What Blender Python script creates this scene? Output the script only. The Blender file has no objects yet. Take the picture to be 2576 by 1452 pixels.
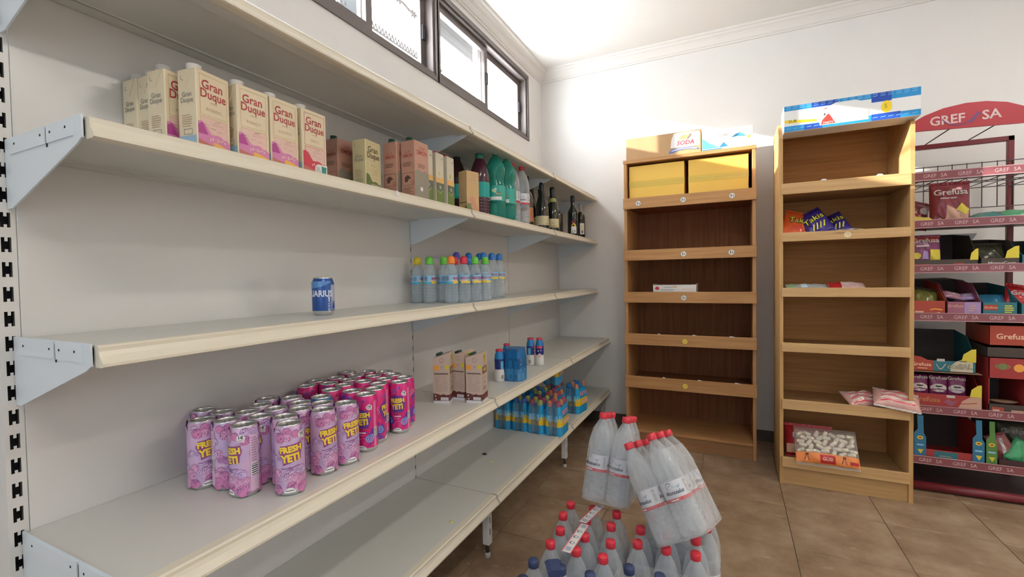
import bpy, bmesh, math, random
from mathutils import Vector, Matrix, Euler
PI = math.pi
rng = random.Random(7)
SC = bpy.context.scene
COL = SC.collection

# ------------------------------------------------------------------ camera
CAMP = (1.3124, -1.6749, 1.1932)
YAW, PIT, ROL, FPX = 0.4481, -0.0256, -0.0169, 1146.88
_f = Vector((-math.sin(YAW)*math.cos(PIT), math.cos(YAW)*math.cos(PIT), math.sin(PIT)))
_r = _f.cross(Vector((0, 0, 1))).normalized(); _u = _r.cross(_f)
_r2 = math.cos(ROL)*_r + math.sin(ROL)*_u
_u2 = -math.sin(ROL)*_r + math.cos(ROL)*_u
cd = bpy.data.cameras.new('camera'); cam = bpy.data.objects.new('camera', cd); COL.objects.link(cam)
cd.sensor_fit = 'HORIZONTAL'; cd.sensor_width = 36.0; cd.lens = FPX*36.0/2576.0
cd.clip_start = 0.02; cd.clip_end = 200
M = Matrix((_r2, _u2, -_f)).transposed().to_4x4(); M.translation = Vector(CAMP)
cam.matrix_world = M
SC.camera = cam

# ------------------------------------------------------------------ light, exposure
SC.view_settings.view_transform = 'Standard'
SC.view_settings.look = 'None'
SC.view_settings.exposure = 0.46
SC.view_settings.gamma = 1.0
SC.view_settings.use_curve_mapping = False
try:
    SC.cycles.transparent_max_bounces = 48
    SC.cycles.max_bounces = 10
    SC.cycles.diffuse_bounces = 6
    SC.cycles.sample_clamp_indirect = 8.0
except Exception:
    pass
wd = bpy.data.worlds.new('sky'); SC.world = wd; wd.use_nodes = True
_bg = wd.node_tree.nodes['Background']
_bg.inputs[0].default_value = (0.93, 0.97, 1.0, 1); _bg.inputs[1].default_value = 22.0

def lamp(name, kind, loc, direction, energy, color, size=None, size_y=None):
    d = bpy.data.lights.new(name, kind); o = bpy.data.objects.new(name, d); COL.objects.link(o)
    d.energy = energy; d.color = color
    o.location = loc
    o.rotation_euler = Vector(direction).to_track_quat('-Z', 'Y').to_euler()
    if kind == 'AREA':
        d.shape = 'RECTANGLE'; d.size = size; d.size_y = size_y
    return o
sun = lamp('sun', 'SUN', (-6, -2, 6), (1, 0.46, -0.32), 14.0, (1.0, 0.93, 0.82)); sun.data.angle = 0.012
# added fill lights in front of the solid front and right walls
lamp('front_fill_light', 'AREA', (1.6, -4.35, 1.45), (0, 1, 0.0), 20.0, (0.72, 0.87, 1.0), 2.6, 2.1)
lamp('right_fill_light', 'AREA', (4.05, -1.2, 1.2), (-1, 0.0, 0.0), 5.0, (1.0, 0.95, 0.88), 1.6, 2.0)

# ------------------------------------------------------------------ materials
MATS = {}
def mat(name, color, rough=0.5, metal=0.0, spec=0.5, noise=0.0, nscale=8.0, trans=0.0, emit=None, coat=0.0, bump=0.0, bscale=80.0):
    if name in MATS: return MATS[name]
    m = bpy.data.materials.new(name); m.use_nodes = True
    nt = m.node_tree; b = nt.nodes['Principled BSDF']
    c = (*color, 1.0)
    b.inputs['Base Color'].default_value = c
    b.inputs['Roughness'].default_value = rough
    b.inputs['Metallic'].default_value = metal
    b.inputs['Specular IOR Level'].default_value = spec
    if coat: b.inputs['Coat Weight'].default_value = coat; b.inputs['Coat Roughness'].default_value = 0.15
    tc = None
    if noise or bump:
        tc = nt.nodes.new('ShaderNodeTexCoord')
    if noise:
        n = nt.nodes.new('ShaderNodeTexNoise'); n.inputs['Scale'].default_value = nscale; n.inputs['Detail'].default_value = 4
        nt.links.new(tc.outputs['Object'], n.inputs['Vector'])
        mx = nt.nodes.new('ShaderNodeMix'); mx.data_type = 'RGBA'
        mx.inputs['A'].default_value = tuple(max(0, x*(1-noise)) for x in color)+(1,)
        mx.inputs['B'].default_value = tuple(min(1, x*(1+noise)) for x in color)+(1,)
        nt.links.new(n.outputs['Fac'], mx.inputs['Factor']); nt.links.new(mx.outputs['Result'], b.inputs['Base Color'])
    if bump:
        n2 = nt.nodes.new('ShaderNodeTexNoise'); n2.inputs['Scale'].default_value = bscale; n2.inputs['Detail'].default_value = 3
        nt.links.new(tc.outputs['Object'], n2.inputs['Vector'])
        bp = nt.nodes.new('ShaderNodeBump'); bp.inputs['Strength'].default_value = bump; bp.inputs['Distance'].default_value = 0.004
        nt.links.new(n2.outputs['Fac'], bp.inputs['Height']); nt.links.new(bp.outputs['Normal'], b.inputs['Normal'])
    MATS[name] = m
    return m

def clear_mat(name, tint, clear=0.7, rough=0.06, body=(0.9, 0.92, 0.95), bump=0.0, bscale=60.0):
    """thin see-through plastic or glass: part lets light straight through, part scatters and reflects"""
    if name in MATS: return MATS[name]
    m = bpy.data.materials.new(name); m.use_nodes = True; nt = m.node_tree
    b = nt.nodes['Principled BSDF']; out = nt.nodes['Material Output']
    b.inputs['Base Color'].default_value = (*body, 1); b.inputs['Roughness'].default_value = rough
    t = nt.nodes.new('ShaderNodeBsdfTransparent'); t.inputs[0].default_value = (*tint, 1)
    mx = nt.nodes.new('ShaderNodeMixShader')
    lw = nt.nodes.new('ShaderNodeLayerWeight'); lw.inputs['Blend'].default_value = 0.28
    mr = nt.nodes.new('ShaderNodeMapRange')
    mr.inputs['From Min'].default_value = 0.0; mr.inputs['From Max'].default_value = 1.0
    mr.inputs['To Min'].default_value = 1-clear; mr.inputs['To Max'].default_value = min(1.0, (1-clear)+0.42)
    nt.links.new(lw.outputs['Facing'], mr.inputs['Value'])
    nt.links.new(mr.outputs['Result'], mx.inputs['Fac'])
    nt.links.new(t.outputs[0], mx.inputs[1]); nt.links.new(b.outputs[0], mx.inputs[2]); nt.links.new(mx.outputs[0], out.inputs['Surface'])
    if bump:
        tc = nt.nodes.new('ShaderNodeTexCoord')
        n2 = nt.nodes.new('ShaderNodeTexNoise'); n2.inputs['Scale'].default_value = bscale; n2.inputs['Detail'].default_value = 3
        nt.links.new(tc.outputs['Object'], n2.inputs['Vector'])
        bp = nt.nodes.new('ShaderNodeBump'); bp.inputs['Strength'].default_value = bump; bp.inputs['Distance'].default_value = 0.01
        nt.links.new(n2.outputs['Fac'], bp.inputs['Height']); nt.links.new(bp.outputs['Normal'], b.inputs['Normal'])
    MATS[name] = m
    return m

def wood_mat(name, c1, c2, rough=0.5, axis='Z', scale=1.0, spec=0.35):
    if name in MATS: return MATS[name]
    m = bpy.data.materials.new(name); m.use_nodes = True; nt = m.node_tree; b = nt.nodes['Principled BSDF']
    b.inputs['Roughness'].default_value = rough; b.inputs['Specular IOR Level'].default_value = spec
    tc = nt.nodes.new('ShaderNodeTexCoord'); mp = nt.nodes.new('ShaderNodeMapping')
    s = {'X': (1.2, 26, 26), 'Y': (26, 1.2, 26), 'Z': (26, 26, 1.2)}[axis]
    mp.inputs['Scale'].default_value = tuple(k*scale for k in s)
    nt.links.new(tc.outputs['Object'], mp.inputs['Vector'])
    n = nt.nodes.new('ShaderNodeTexNoise'); n.inputs['Scale'].default_value = 2.2; n.inputs['Detail'].default_value = 7; n.inputs['Roughness'].default_value = 0.62
    nt.links.new(mp.outputs['Vector'], n.inputs['Vector'])
    r = nt.nodes.new('ShaderNodeValToRGB'); r.color_ramp.elements[0].position = 0.3; r.color_ramp.elements[1].position = 0.72
    r.color_ramp.elements[0].color = (*c1, 1); r.color_ramp.elements[1].color = (*c2, 1)
    nt.links.new(n.outputs['Fac'], r.inputs['Fac']); nt.links.new(r.outputs['Color'], b.inputs['Base Color'])
    MATS[name] = m
    return m

# ------------------------------------------------------------------ mesh helpers
class MB:
    """collects faces (with material slots) and links them as ONE mesh object"""
    def __init__(self): self.v = []; self.f = []; self.m = []; self.s = []
    def add(self, vs, fs, mi=0, smooth=False, mx=None):
        o = len(self.v)
        for p in vs:
            self.v.append(tuple(mx @ Vector(p)) if mx is not None else tuple(p))
        for f in fs:
            self.f.append(tuple(o+i for i in f)); self.m.append(mi); self.s.append(smooth)
        return self
    def box(self, a, b, mi=0, mx=None):
        x0, y0, z0 = a; x1, y1, z1 = b
        if x0 > x1: x0, x1 = x1, x0
        if y0 > y1: y0, y1 = y1, y0
        if z0 > z1: z0, z1 = z1, z0
        vs = [(x0,y0,z0),(x1,y0,z0),(x1,y1,z0),(x0,y1,z0),(x0,y0,z1),(x1,y0,z1),(x1,y1,z1),(x0,y1,z1)]
        fs = [(0,3,2,1),(4,5,6,7),(0,1,5,4),(1,2,6,5),(2,3,7,6),(3,0,4,7)]
        return self.add(vs, fs, mi, False, mx)
    def bbox(self, a, b, bev=0.003, mi=0, mx=None):
        """box with chamfered edges"""
        bm = bmesh.new()
        x0, y0, z0 = a; x1, y1, z1 = b
        bmesh.ops.create_cube(bm, size=1.0)
        for v in bm.verts:
            v.co = ((x0+x1)/2+v.co.x*(x1-x0), (y0+y1)/2+v.co.y*(y1-y0), (z0+z1)/2+v.co.z*(z1-z0))
        bmesh.ops.bevel(bm, geom=list(bm.edges), offset=bev, segments=1, affect='EDGES')
        bm.verts.index_update()
        self.add([tuple(v.co) for v in bm.verts], [tuple(v.index for v in f.verts) for f in bm.faces], mi, False, mx)
        bm.free(); return self
    def prism(self, poly, t0, t1, axis='Y', mi=0, mx=None, smooth=False):
        """poly: 2D points (ccw). axis Y: (a,b)->(a,t,b); X: (t,a,b); Z: (a,b,t)"""
        n = len(poly)
        def P(a, b, t): return {'Y': (a, t, b), 'X': (t, a, b), 'Z': (a, b, t)}[axis]
        vs = [P(a, b, t0) for a, b in poly]+[P(a, b, t1) for a, b in poly]
        fs = [tuple(range(n)), tuple(range(2*n-1, n-1, -1))]+[(i, i+n, (i+1) % n+n, (i+1) % n) for i in range(n)]
        return self.add(vs, fs, mi, smooth, mx)
    def lathe(self, prof, seg=20, mi=0, mx=None, smooth=True, mis=None, a0=0.0, a1=2*PI):
        full = abs(a1-a0-2*PI) < 1e-6
        n = seg if full else seg+1
        vs = []; 
        for r, z in prof:
            for k in range(n):
                a = a0+(a1-a0)*k/seg
                vs.append((r*math.cos(a), r*math.sin(a), z))
        o = len(self.v)
        self.add(vs, [], mi, smooth, mx)
        for j in range(len(prof)-1):
            mj = mis[j] if mis else mi
            for k in range(seg):
                k2 = (k+1) % n if full else k+1
                A, B, C_, D = j*n+k, j*n+k2, (j+1)*n+k2, (j+1)*n+k
                r0, r1 = prof[j][0], prof[j+1][0]
                if r0 < 1e-7 and r1 < 1e-7: continue
                if r0 < 1e-7: f = (A, C_, D)
                elif r1 < 1e-7: f = (A, B, C_)
                else: f = (A, B, C_, D)
                self.f.append(tuple(o+i for i in f)); self.m.append(mj); self.s.append(smooth)
        return self
    def tube(self, pts, r, seg=8, mi=0, mx=None, closed=False):
        pts = [Vector(p) for p in pts]; n = len(pts); vs = []
        for i, p in enumerate(pts):
            a = pts[i-1] if (i > 0 or closed) else pts[i]; b = pts[(i+1) % n] if (i < n-1 or closed) else pts[i]
            d = (b-a).normalized()
            up = Vector((0, 0, 1)) if abs(d.z) < 0.9 else Vector((1, 0, 0))
            x = d.cross(up).normalized(); y = x.cross(d)
            for k in range(seg):
                t = 2*PI*k/seg; vs.append(tuple(p+r*(math.cos(t)*x+math.sin(t)*y)))
        fs = []
        for i in range(n if closed else n-1):
            j = (i+1) % n
            for k in range(seg):
                k2 = (k+1) % seg; fs.append((i*seg+k, i*seg+k2, j*seg+k2, j*seg+k))
        if not closed:
            fs.append(tuple(range(seg-1, -1, -1))); fs.append(tuple((n-1)*seg+k for k in range(seg)))
        return self.add(vs, fs, mi, True, mx)
    def mesh(self, name, mats):
        me = bpy.data.meshes.new(name); me.from_pydata(self.v, [], self.f)
        for m in mats: me.materials.append(m)
        me.polygons.foreach_set('material_index', self.m); me.polygons.foreach_set('use_smooth', self.s)
        me.update(); return me
    def build(self, name, mats, parent=None, loc=None, rot=None):
        if not isinstance(mats, (list, tuple)): mats = [mats]
        return link(name, self.mesh(name, mats), parent, loc, rot)

def link(name, me, parent=None, loc=None, rot=None):
    o = bpy.data.objects.new(name, me); COL.objects.link(o)
    if parent is not None: o.parent = parent
    if loc is not None: o.location = loc
    if rot is not None: o.rotation_euler = rot
    return o
def tag(o, label=None, cat=None, group=None, kind=None):
    if label: o['label'] = label
    if cat: o['category'] = cat
    if group: o['group'] = group
    if kind: o['kind'] = kind
    return o
def thing(name, label, cat, loc=(0, 0, 0), rz=0.0, group=None, rot=None):
    o = bpy.data.objects.new(name, None); COL.objects.link(o); o.empty_display_size = 0.05
    o.location = loc; o.rotation_euler = rot if rot is not None else (0, 0, rz)
    return tag(o, label, cat, group)
def dup(root, loc, rz=0.0, label=None, group=None, rot=None):
    """a copy of a thing, of its parts and of their sub-parts (mesh data shared)"""
    r = root.copy(); COL.objects.link(r); r.location = loc; r.rotation_euler = rot if rot is not None else (0, 0, rz)
    if label: r['label'] = label
    if group: r['group'] = group
    for ch in KIDS.get(root.name, list(root.children)):
        c = ch.copy(); COL.objects.link(c); c.parent = r
        for g in list(ch.children):
            d = g.copy(); COL.objects.link(d); d.parent = c
    return r
KIDS = {}
ORD = ['zeroth','first','second','third','fourth','fifth','sixth','seventh','eighth','ninth','tenth','eleventh','twelfth','thirteenth','fourteenth','fifteenth','sixteenth','seventeenth','eighteenth','nineteenth','twentieth','twenty-first','twenty-second','twenty-third','twenty-fourth','twenty-fifth','twenty-sixth']

# ------------------------------------------------------------------ flat print: lettering and drawn shapes
_TX = {}
def text2d(s, size=1.0, bold=0.0, shear=0.0, sx=1.0):
    key = (s, round(bold, 4), round(shear, 3))
    if key not in _TX:
        c = bpy.data.curves.new('txt', 'FONT'); c.body = s; c.size = 1.0; c.align_x = 'CENTER'; c.align_y = 'CENTER'
        c.offset = bold; c.shear = shear; c.resolution_u = 2; c.fill_mode = 'FRONT'
        o = bpy.data.objects.new('txt', c); COL.objects.link(o)
        dg = bpy.context.evaluated_depsgraph_get(); dg.update()
        me = bpy.data.meshes.new_from_object(o.evaluated_get(dg))
        _TX[key] = ([(v.co.x, v.co.y) for v in me.vertices], [tuple(p.vertices) for p in me.polygons])
        bpy.data.meshes.remove(me); bpy.data.objects.remove(o); bpy.data.curves.remove(c)
    vs, fs = _TX[key]
    return [(x*size*sx, y*size) for x, y in vs], fs

class Print:
    """2D drawing in metres; laid onto a flat face or wrapped round a cylinder / bag"""
    def __init__(self): self.items = []; self.mats = []
    def mi(self, m):
        if m not in self.mats: self.mats.append(m)
        return self.mats.index(m)
    def poly(self, pts, m, layer=1): self.items.append((pts, [tuple(range(len(pts)))], self.mi(m), layer)); return self
    def rect(self, x0, y0, x1, y1, m, layer=1, nx=1, ny=1):
        vs = [(x0+(x1-x0)*i/nx, y0+(y1-y0)*j/ny) for j in range(ny+1) for i in range(nx+1)]
        fs = [(j*(nx+1)+i, j*(nx+1)+i+1, (j+1)*(nx+1)+i+1, (j+1)*(nx+1)+i) for j in range(ny) for i in range(nx)]
        self.items.append((vs, fs, self.mi(m), layer)); return self
    def frame(self, x0, y0, x1, y1, t, m, layer=1):
        self.rect(x0, y0, x1, y0+t, m, layer); self.rect(x0, y1-t, x1, y1, m, layer)
        self.rect(x0, y0+t, x0+t, y1-t, m, layer); self.rect(x1-t, y0+t, x1, y1-t, m, layer); return self
    def disc(self, x, y, rx, m, layer=1, ry=None, seg=16):
        ry = ry or rx
        return self.poly([(x+rx*math.cos(2*PI*k/seg), y+ry*math.sin(2*PI*k/seg)) for k in range(seg)], m, layer)
    def ring(self, x, y, r, t, m, layer=1, seg=16, a0=0.0, a1=2*PI):
        vs = []
        for k in range(seg+1):
            a = a0+(a1-a0)*k/seg; vs += [(x+r*math.cos(a), y+r*math.sin(a)), (x+(r-t)*math.cos(a), y+(r-t)*math.sin(a))]
        self.items.append((vs, [(2*k, 2*k+2, 2*k+3, 2*k+1) for k in range(seg)][::1], self.mi(m), layer)); return self
    def stroke(self, pts, w, m, layer=1):
        vs = []
        n = len(pts)
        for i, (x, y) in enumerate(pts):
            ax, ay = pts[max(0, i-1)]; bx, by = pts[min(n-1, i+1)]
            dx, dy = bx-ax, by-ay; L = math.hypot(dx, dy) or 1
            nx, ny = -dy/L*w/2, dx/L*w/2
            vs += [(x+nx, y+ny), (x-nx, y-ny)]
        self.items.append((vs, [(2*k, 2*k+1, 2*k+3, 2*k+2) for k in range(n-1)], self.mi(m), layer)); return self
    def spiral(self, x, y, r, w, m, layer=1, turns=2.0, n=26):
        pts = []
        for k in range(n+1):
            t = k/n; a = turns*2*PI*t; rr = r*(0.12+0.88*t); pts.append((x+rr*math.cos(a), y+rr*math.sin(a)))
        return self.stroke(pts, w, m, layer)
    def text(self, s, x, y, size, m, layer=2, bold=0.0, shear=0.0, sx=1.0, rot=0.0):
        vs, fs = text2d(s, size, bold, shear, sx)
        c, q = math.cos(rot), math.sin(rot)
        self.items.append(([(x+a*c-b*q, y+a*q+b*c) for a, b in vs], fs, self.mi(m), layer)); return self
    def lines(self, x0, x1, y0, y1, n, m, layer=1, fill=0.45, seed=1):
        r = random.Random(seed); h = (y1-y0)/n
        for k in range(n):
            y = y0+h*k; self.rect(x0, y, x0+(x1-x0)*r.uniform(0.7, 1.0), y+h*fill, m, layer)
        return self
    def barcode(self, x0, y0, x1, y1, white, black, layer=2, n=9, horiz=False):
        self.rect(x0, y0, x1, y1, white, layer)
        r = random.Random(3)
        for k in range(n):
            t = (k+0.2)/n; w = r.uniform(0.3, 0.6)/n
            if horiz: self.rect(x0+(x1-x0)*0.05, y0+(y1-y0)*t, x1-(x1-x0)*0.05, y0+(y1-y0)*(t+w), black, layer+1)
            else: self.rect(x0+(x1-x0)*t, y0+(y1-y0)*0.08, x0+(x1-x0)*(t+w), y1-(y1-y0)*0.08, black, layer+1)
        return self
    def into(self, mb, fn, base=0, sub=None):
        for vs, fs, mi, layer in self.items:
            if sub: vs, fs = split2d(vs, fs, sub)
            mb.add([fn(x, y, layer) for x, y in vs], fs, mi+base)
        return mb
def split2d(vs, fs, size):
    bm = bmesh.new(); bv = [bm.verts.new((x, y, 0)) for x, y in vs]
    for f in fs:
        try: bm.faces.new([bv[i] for i in f])
        except ValueError: pass
    bmesh.ops.triangulate(bm, faces=list(bm.faces))
    for _ in range(5):
        ed = [e for e in bm.edges if e.calc_length() > size]
        if not ed: break
        bmesh.ops.subdivide_edges(bm, edges=ed, cuts=1)
        bmesh.ops.triangulate(bm, faces=[f for f in bm.faces if len(f.verts) > 3])
    bm.verts.index_update()
    r = [(v.co.x, v.co.y) for v in bm.verts], [tuple(v.index for v in f.verts) for f in bm.faces]
    bm.free(); return r
def on_plane(origin, u, v, eps=0.0004):
    o = Vector(origin); u = Vector(u); v = Vector(v); n = u.cross(v)
    return lambda x, y, l: tuple(o+u*x+v*y+n*(eps*l))
def on_cyl(r, th0=-PI/2, z0=0.0, eps=0.00035):
    def fn(x, y, l):
        a = th0+x/r; R = r+eps*(l+1); return (R*math.cos(a), R*math.sin(a), z0+y)
    return fn
def print_obj(pr, fn, name, parent, sub=None):
    if len(pr.items) <= 4:          # a few separate marks: each its own part
        o = None
        for vs, fs, mi, layer in pr.items:
            if sub: vs, fs = split2d(vs, fs, sub)
            o = MB().add([fn(x, y, layer) for x, y in vs], fs).build(name, pr.mats[mi], parent)
        return o
    mb = MB(); pr.into(mb, fn, 0, sub); return mb.build(name, pr.mats, parent)

# measured dimensions of the room
YP, YW = -1.278, 1.982
ZA, ZB, ZC, ZD, ZE = 1.832, 1.4815, 1.085, 0.684, 0.2755
D1, D2 = 0.3225, 0.419
WX, ZCEIL = -0.142, 2.914
# ================================================================== THE SETTING
m_wall = mat('painted_plaster', (0.80, 0.79, 0.775), 0.75, noise=0.03, nscale=3, bump=0.12, bscale=120)
m_ceil = mat('ceiling_paint', (0.84, 0.83, 0.81), 0.8, noise=0.02)
m_corn = mat('cornice_plaster', (0.78, 0.765, 0.74), 0.7)
m_base = mat('baseboard_tile', (0.10, 0.075, 0.06), 0.35, noise=0.25, nscale=20)
m_grout = mat('grout', (0.13, 0.10, 0.075), 0.9)
m_alu = mat('bronze_aluminium', (0.13, 0.108, 0.10), 0.5, metal=0.2)
m_aludk = mat('dark_gasket', (0.03, 0.03, 0.035), 0.6)
def tile_mat():
    m = bpy.data.materials.new('stone_tile'); m.use_nodes = True; nt = m.node_tree; b = nt.nodes['Principled BSDF']
    tc = nt.nodes.new('ShaderNodeTexCoord'); oi = nt.nodes.new('ShaderNodeObjectInfo')
    ad = nt.nodes.new('ShaderNodeVectorMath'); ad.operation = 'MULTIPLY_ADD'
    ad.inputs[1].default_value = (1, 1, 1)
    cmb = nt.nodes.new('ShaderNodeCombineXYZ'); mu = nt.nodes.new('ShaderNodeMath'); mu.operation = 'MULTIPLY'; mu.inputs[1].default_value = 37.0
    nt.links.new(oi.outputs['Random'], mu.inputs[0]); nt.links.new(mu.outputs[0], cmb.inputs[0]); nt.links.new(mu.outputs[0], cmb.inputs[1])
    nt.links.new(tc.outputs['Object'], ad.inputs[0]); nt.links.new(cmb.outputs[0], ad.inputs[2])
    n = nt.nodes.new('ShaderNodeTexNoise'); n.inputs['Scale'].default_value = 5.5; n.inputs['Detail'].default_value = 8; n.inputs['Roughness'].default_value = 0.62
    nt.links.new(ad.outputs[0], n.inputs['Vector'])
    r = nt.nodes.new('ShaderNodeValToRGB'); e = r.color_ramp.elements
    e[0].position = 0.30; e[0].color = (0.185, 0.112, 0.064, 1); e[1].position = 0.72; e[1].color = (0.40, 0.305, 0.205, 1)
    x = e.new(0.5); x.color = (0.29, 0.198, 0.124, 1)
    nt.links.new(n.outputs['Fac'], r.inputs['Fac'])
    mp = nt.nodes.new('ShaderNodeMapping'); mp.inputs['Rotation'].default_value = (0, 0, 0.6); mp.inputs['Scale'].default_value = (7, 20, 7)
    nt.links.new(ad.outputs[0], mp.inputs['Vector'])
    n2 = nt.nodes.new('ShaderNodeTexNoise'); n2.inputs['Scale'].default_value = 1.3; n2.inputs['Detail'].default_value = 6; n2.inputs['Roughness'].default_value = 0.7
    nt.links.new(mp.outputs[0], n2.inputs['Vector'])
    r2 = nt.nodes.new('ShaderNodeValToRGB'); r2.color_ramp.elements[0].position = 0.60; r2.color_ramp.elements[1].position = 0.72
    nt.links.new(n2.outputs['Fac'], r2.inputs['Fac'])
    mx = nt.nodes.new('ShaderNodeMix'); mx.data_type = 'RGBA'; mx.inputs['B'].default_value = (0.50, 0.41, 0.30, 1)
    m3 = nt.nodes.new('ShaderNodeMath'); m3.operation = 'MULTIPLY'; m3.inputs[1].default_value = 0.75
    nt.links.new(r2.outputs['Color'], m3.inputs[0]); nt.links.new(m3.outputs[0], mx.inputs['Factor'])
    nt.links.new(r.outputs['Color'], mx.inputs['A']); nt.links.new(mx.outputs['Result'], b.inputs['Base Color'])
    b.inputs['Roughness'].default_value = 0.42
    bp = nt.nodes.new('ShaderNodeBump'); bp.inputs['Strength'].default_value = 0.18; bp.inputs['Distance'].default_value = 0.004
    nt.links.new(n.outputs['Fac'], bp.inputs['Height']); nt.links.new(bp.outputs['Normal'], b.inputs['Normal'])
    return m
m_tile = tile_mat()
RX1, RY0 = 4.1, -4.5
fl = MB().box((WX-0.2, RY0-0.2, -0.06), (RX1+0.2, YW+0.2, -0.003)).build('floor', m_grout); tag(fl, 'brown stone-look tiled shop floor', 'floor', kind='structure')
TPX, TPY, TX0, TY0 = 0.4091, 0.398, 1.146, 0.5954
tme = MB().bbox((0.0015, 0.0015, -0.006), (TPX-0.0015, TPY-0.0015, 0.0), 0.0012).mesh('floor_tile', [m_tile])
for i in range(-4, 8):
    for j in range(-13, 4):
        x, y = TX0+i*TPX, TY0+j*TPY
        if x > RX1 or x+TPX < WX or y > YW or y+TPY < RY0: continue
        link('floor_tile', tme, fl, (x, y, 0))
# walls
WZ0, WZ1 = 2.282, 2.778       # window opening heights
W1A, W1B, W2A, W2B = -0.80, 0.45, 0.45, 1.698
w = MB()
T = 0.16
w.box((WX-T, RY0, 0), (WX, YW, WZ0)).box((WX-T, RY0, WZ1), (WX, YW, ZCEIL)).box((WX-T, RY0, WZ0), (WX, W1A, WZ1)).box((WX-T, W2B, WZ0), (WX, YW, WZ1))
tag(w.build('wall_left', m_wall), 'white painted wall with high windows above the white shelving', 'wall', kind='structure')
tag(MB().box((WX-T, YW, 0), (RX1+T, YW+T, ZCEIL)).build('wall_back', m_wall), 'white painted end wall behind the wooden shelf units', 'wall', kind='structure')
# solid right and front walls, both out of view
w = MB().box((RX1, RY0, 0), (RX1+T, YW, ZCEIL))
tag(w.build('wall_right', m_wall), 'white painted wall opposite the long shelving', 'wall', kind='structure')
w = MB().box((WX-T, RY0-T, 0), (RX1+T, RY0, ZCEIL))
tag(w.build('wall_front', m_wall), 'white painted wall behind the viewer', 'wall', kind='structure')
tag(MB().box((WX-T, RY0-T, ZCEIL), (RX1+T, YW+T, ZCEIL+0.1)).build('ceiling', m_ceil), 'white painted ceiling', 'ceiling', kind='structure')
# cornice: stepped cove, along both walls
prof = [(0, 0), (0, -0.088), (0.010, -0.088), (0.013, -0.078), (0.020, -0.074), (0.026, -0.062), (0.034, -0.048), (0.046, -0.036), (0.060, -0.028), (0.066, -0.018), (0.078, -0.014), (0.080, 0)]
c = MB().prism([(YW-a, ZCEIL+b) for a, b in prof], WX, RX1, 'X')
tag(c.build('trim_1', m_corn), 'moulded plaster cornice along the end wall', 'cornice', kind='structure')
c = MB().prism([(WX+a, ZCEIL+b) for a, b in prof][::-1], RY0, YW, 'Y')
tag(c.build('trim_2', m_corn), 'moulded plaster cornice above the high windows', 'cornice', kind='structure')
b_ = MB()
x = WX
bb = MB().bbox((WX, YW-0.012, 0), (RX1, YW, 0.077), 0.002).build('baseboard_back', m_base); tag(bb, 'dark tiled baseboard along the end wall', 'baseboard', kind='structure')

# unseen ceiling lamps, added for soft light from above
m_tubeglow = bpy.data.materials.new('lamp_tube'); m_tubeglow.use_nodes = True
_b = m_tubeglow.node_tree.nodes['Principled BSDF']; _b.inputs['Base Color'].default_value = (0.9, 0.9, 0.9, 1); _b.inputs['Emission Color'].default_value = (1.0, 0.95, 0.88, 1); _b.inputs['Emission Strength'].default_value = 9.0
def added_ceiling_lamp(label, x, y, energy, color=(1.0, 0.93, 0.84)):
    t = thing('added_ceiling_lamp', label, 'ceiling lamp', (x, y, ZCEIL), group='added ceiling lamps')
    MB().bbox((-0.09, -0.62, -0.035), (0.09, 0.62, 0.0), 0.003).build('housing', m_ceil, t)
    for s in (-1, 1): MB().tube([(0.045*s, -0.59, -0.055), (0.045*s, 0.59, -0.055)], 0.013, 10).build('tube', m_tubeglow, t)
    for q in (-1, 1): MB().bbox((-0.08, q*0.60-0.012, -0.072), (0.08, q*0.60+0.012, -0.035), 0.002).build('lamp_holder', m_ceil, t)
    o = lamp('added_ceiling_light', 'AREA', (0, 0, -0.075), (0, 0, -1), energy, color, 0.12, 1.16); o.parent = t
added_ceiling_lamp('added unseen twin-tube ceiling lamp over the aisle, behind the viewer', 2.0, -2.0, 13.0)
added_ceiling_lamp('added unseen twin-tube ceiling lamp over the right side of the shop', 3.3, 0.25, 13.0)  # added where the streak on the white panel reflects from

# windows: bronze aluminium sliding sashes
m_pane = clear_mat('window_glass', (1, 1, 1), 0.93, 0.02)
def window(name, y0, y1, split, label):
    t = thing(name, label, 'window', (WX, y0, WZ0)); t['kind'] = 'structure'
    L, Hh = y1-y0, WZ1-WZ0
    X0, X1 = -0.085, -0.004
    f = MB()
    f.box((X0, 0, 0), (X1, L, 0.036)).box((X0, 0, Hh-0.036), (X1, L, Hh)).box((X0, 0, 0.036), (X1, 0.034, Hh-0.036)).box((X0, L-0.034, 0.036), (X1, L, Hh-0.036))
    f.box((X1, -0.006, -0.008), (X1+0.012, L+0.006, 0.018)).box((X1, -0.006, Hh-0.018), (X1+0.012, L+0.006, Hh+0.008)).box((X1, -0.006, 0.018), (X1+0.012, 0.018, Hh-0.018)).box((X1, L-0.018, 0.018), (X1+0.012, L+0.006, Hh-0.018))
    f.build('frame', m_alu, t)
    s = split-y0
    for k, (a, b, xo) in enumerate(((0.034, s+0.022, -0.038), (s-0.022, L-0.034, -0.066))):
        sb = MB(); q = 0.040
        sb.box((xo-0.011, a, 0.036), (xo+0.011, b, 0.036+q)).box((xo-0.011, a, Hh-0.036-q), (xo+0.011, b, Hh-0.036)).box((xo-0.011, a, 0.036+q), (xo+0.011, a+q, Hh-0.036-q)).box((xo-0.011, b-q, 0.036+q), (xo+0.011, b, Hh-0.036-q))
        sash = sb.build('sash', m_alu, t)
        MB().box((xo-0.002, a+q-0.004, 0.036+q-0.004), (xo+0.002, b-q+0.004, Hh-0.036-q+0.004)).build('pane', m_pane, sash)
        hb = MB().bbox((xo+0.011, (b-q+0.008) if k == 0 else (b-q+0.006), Hh*0.42), (xo+0.022, b-0.008, Hh*0.58), 0.002); hb.build('latch', m_aludk, sash)
    return t
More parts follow.
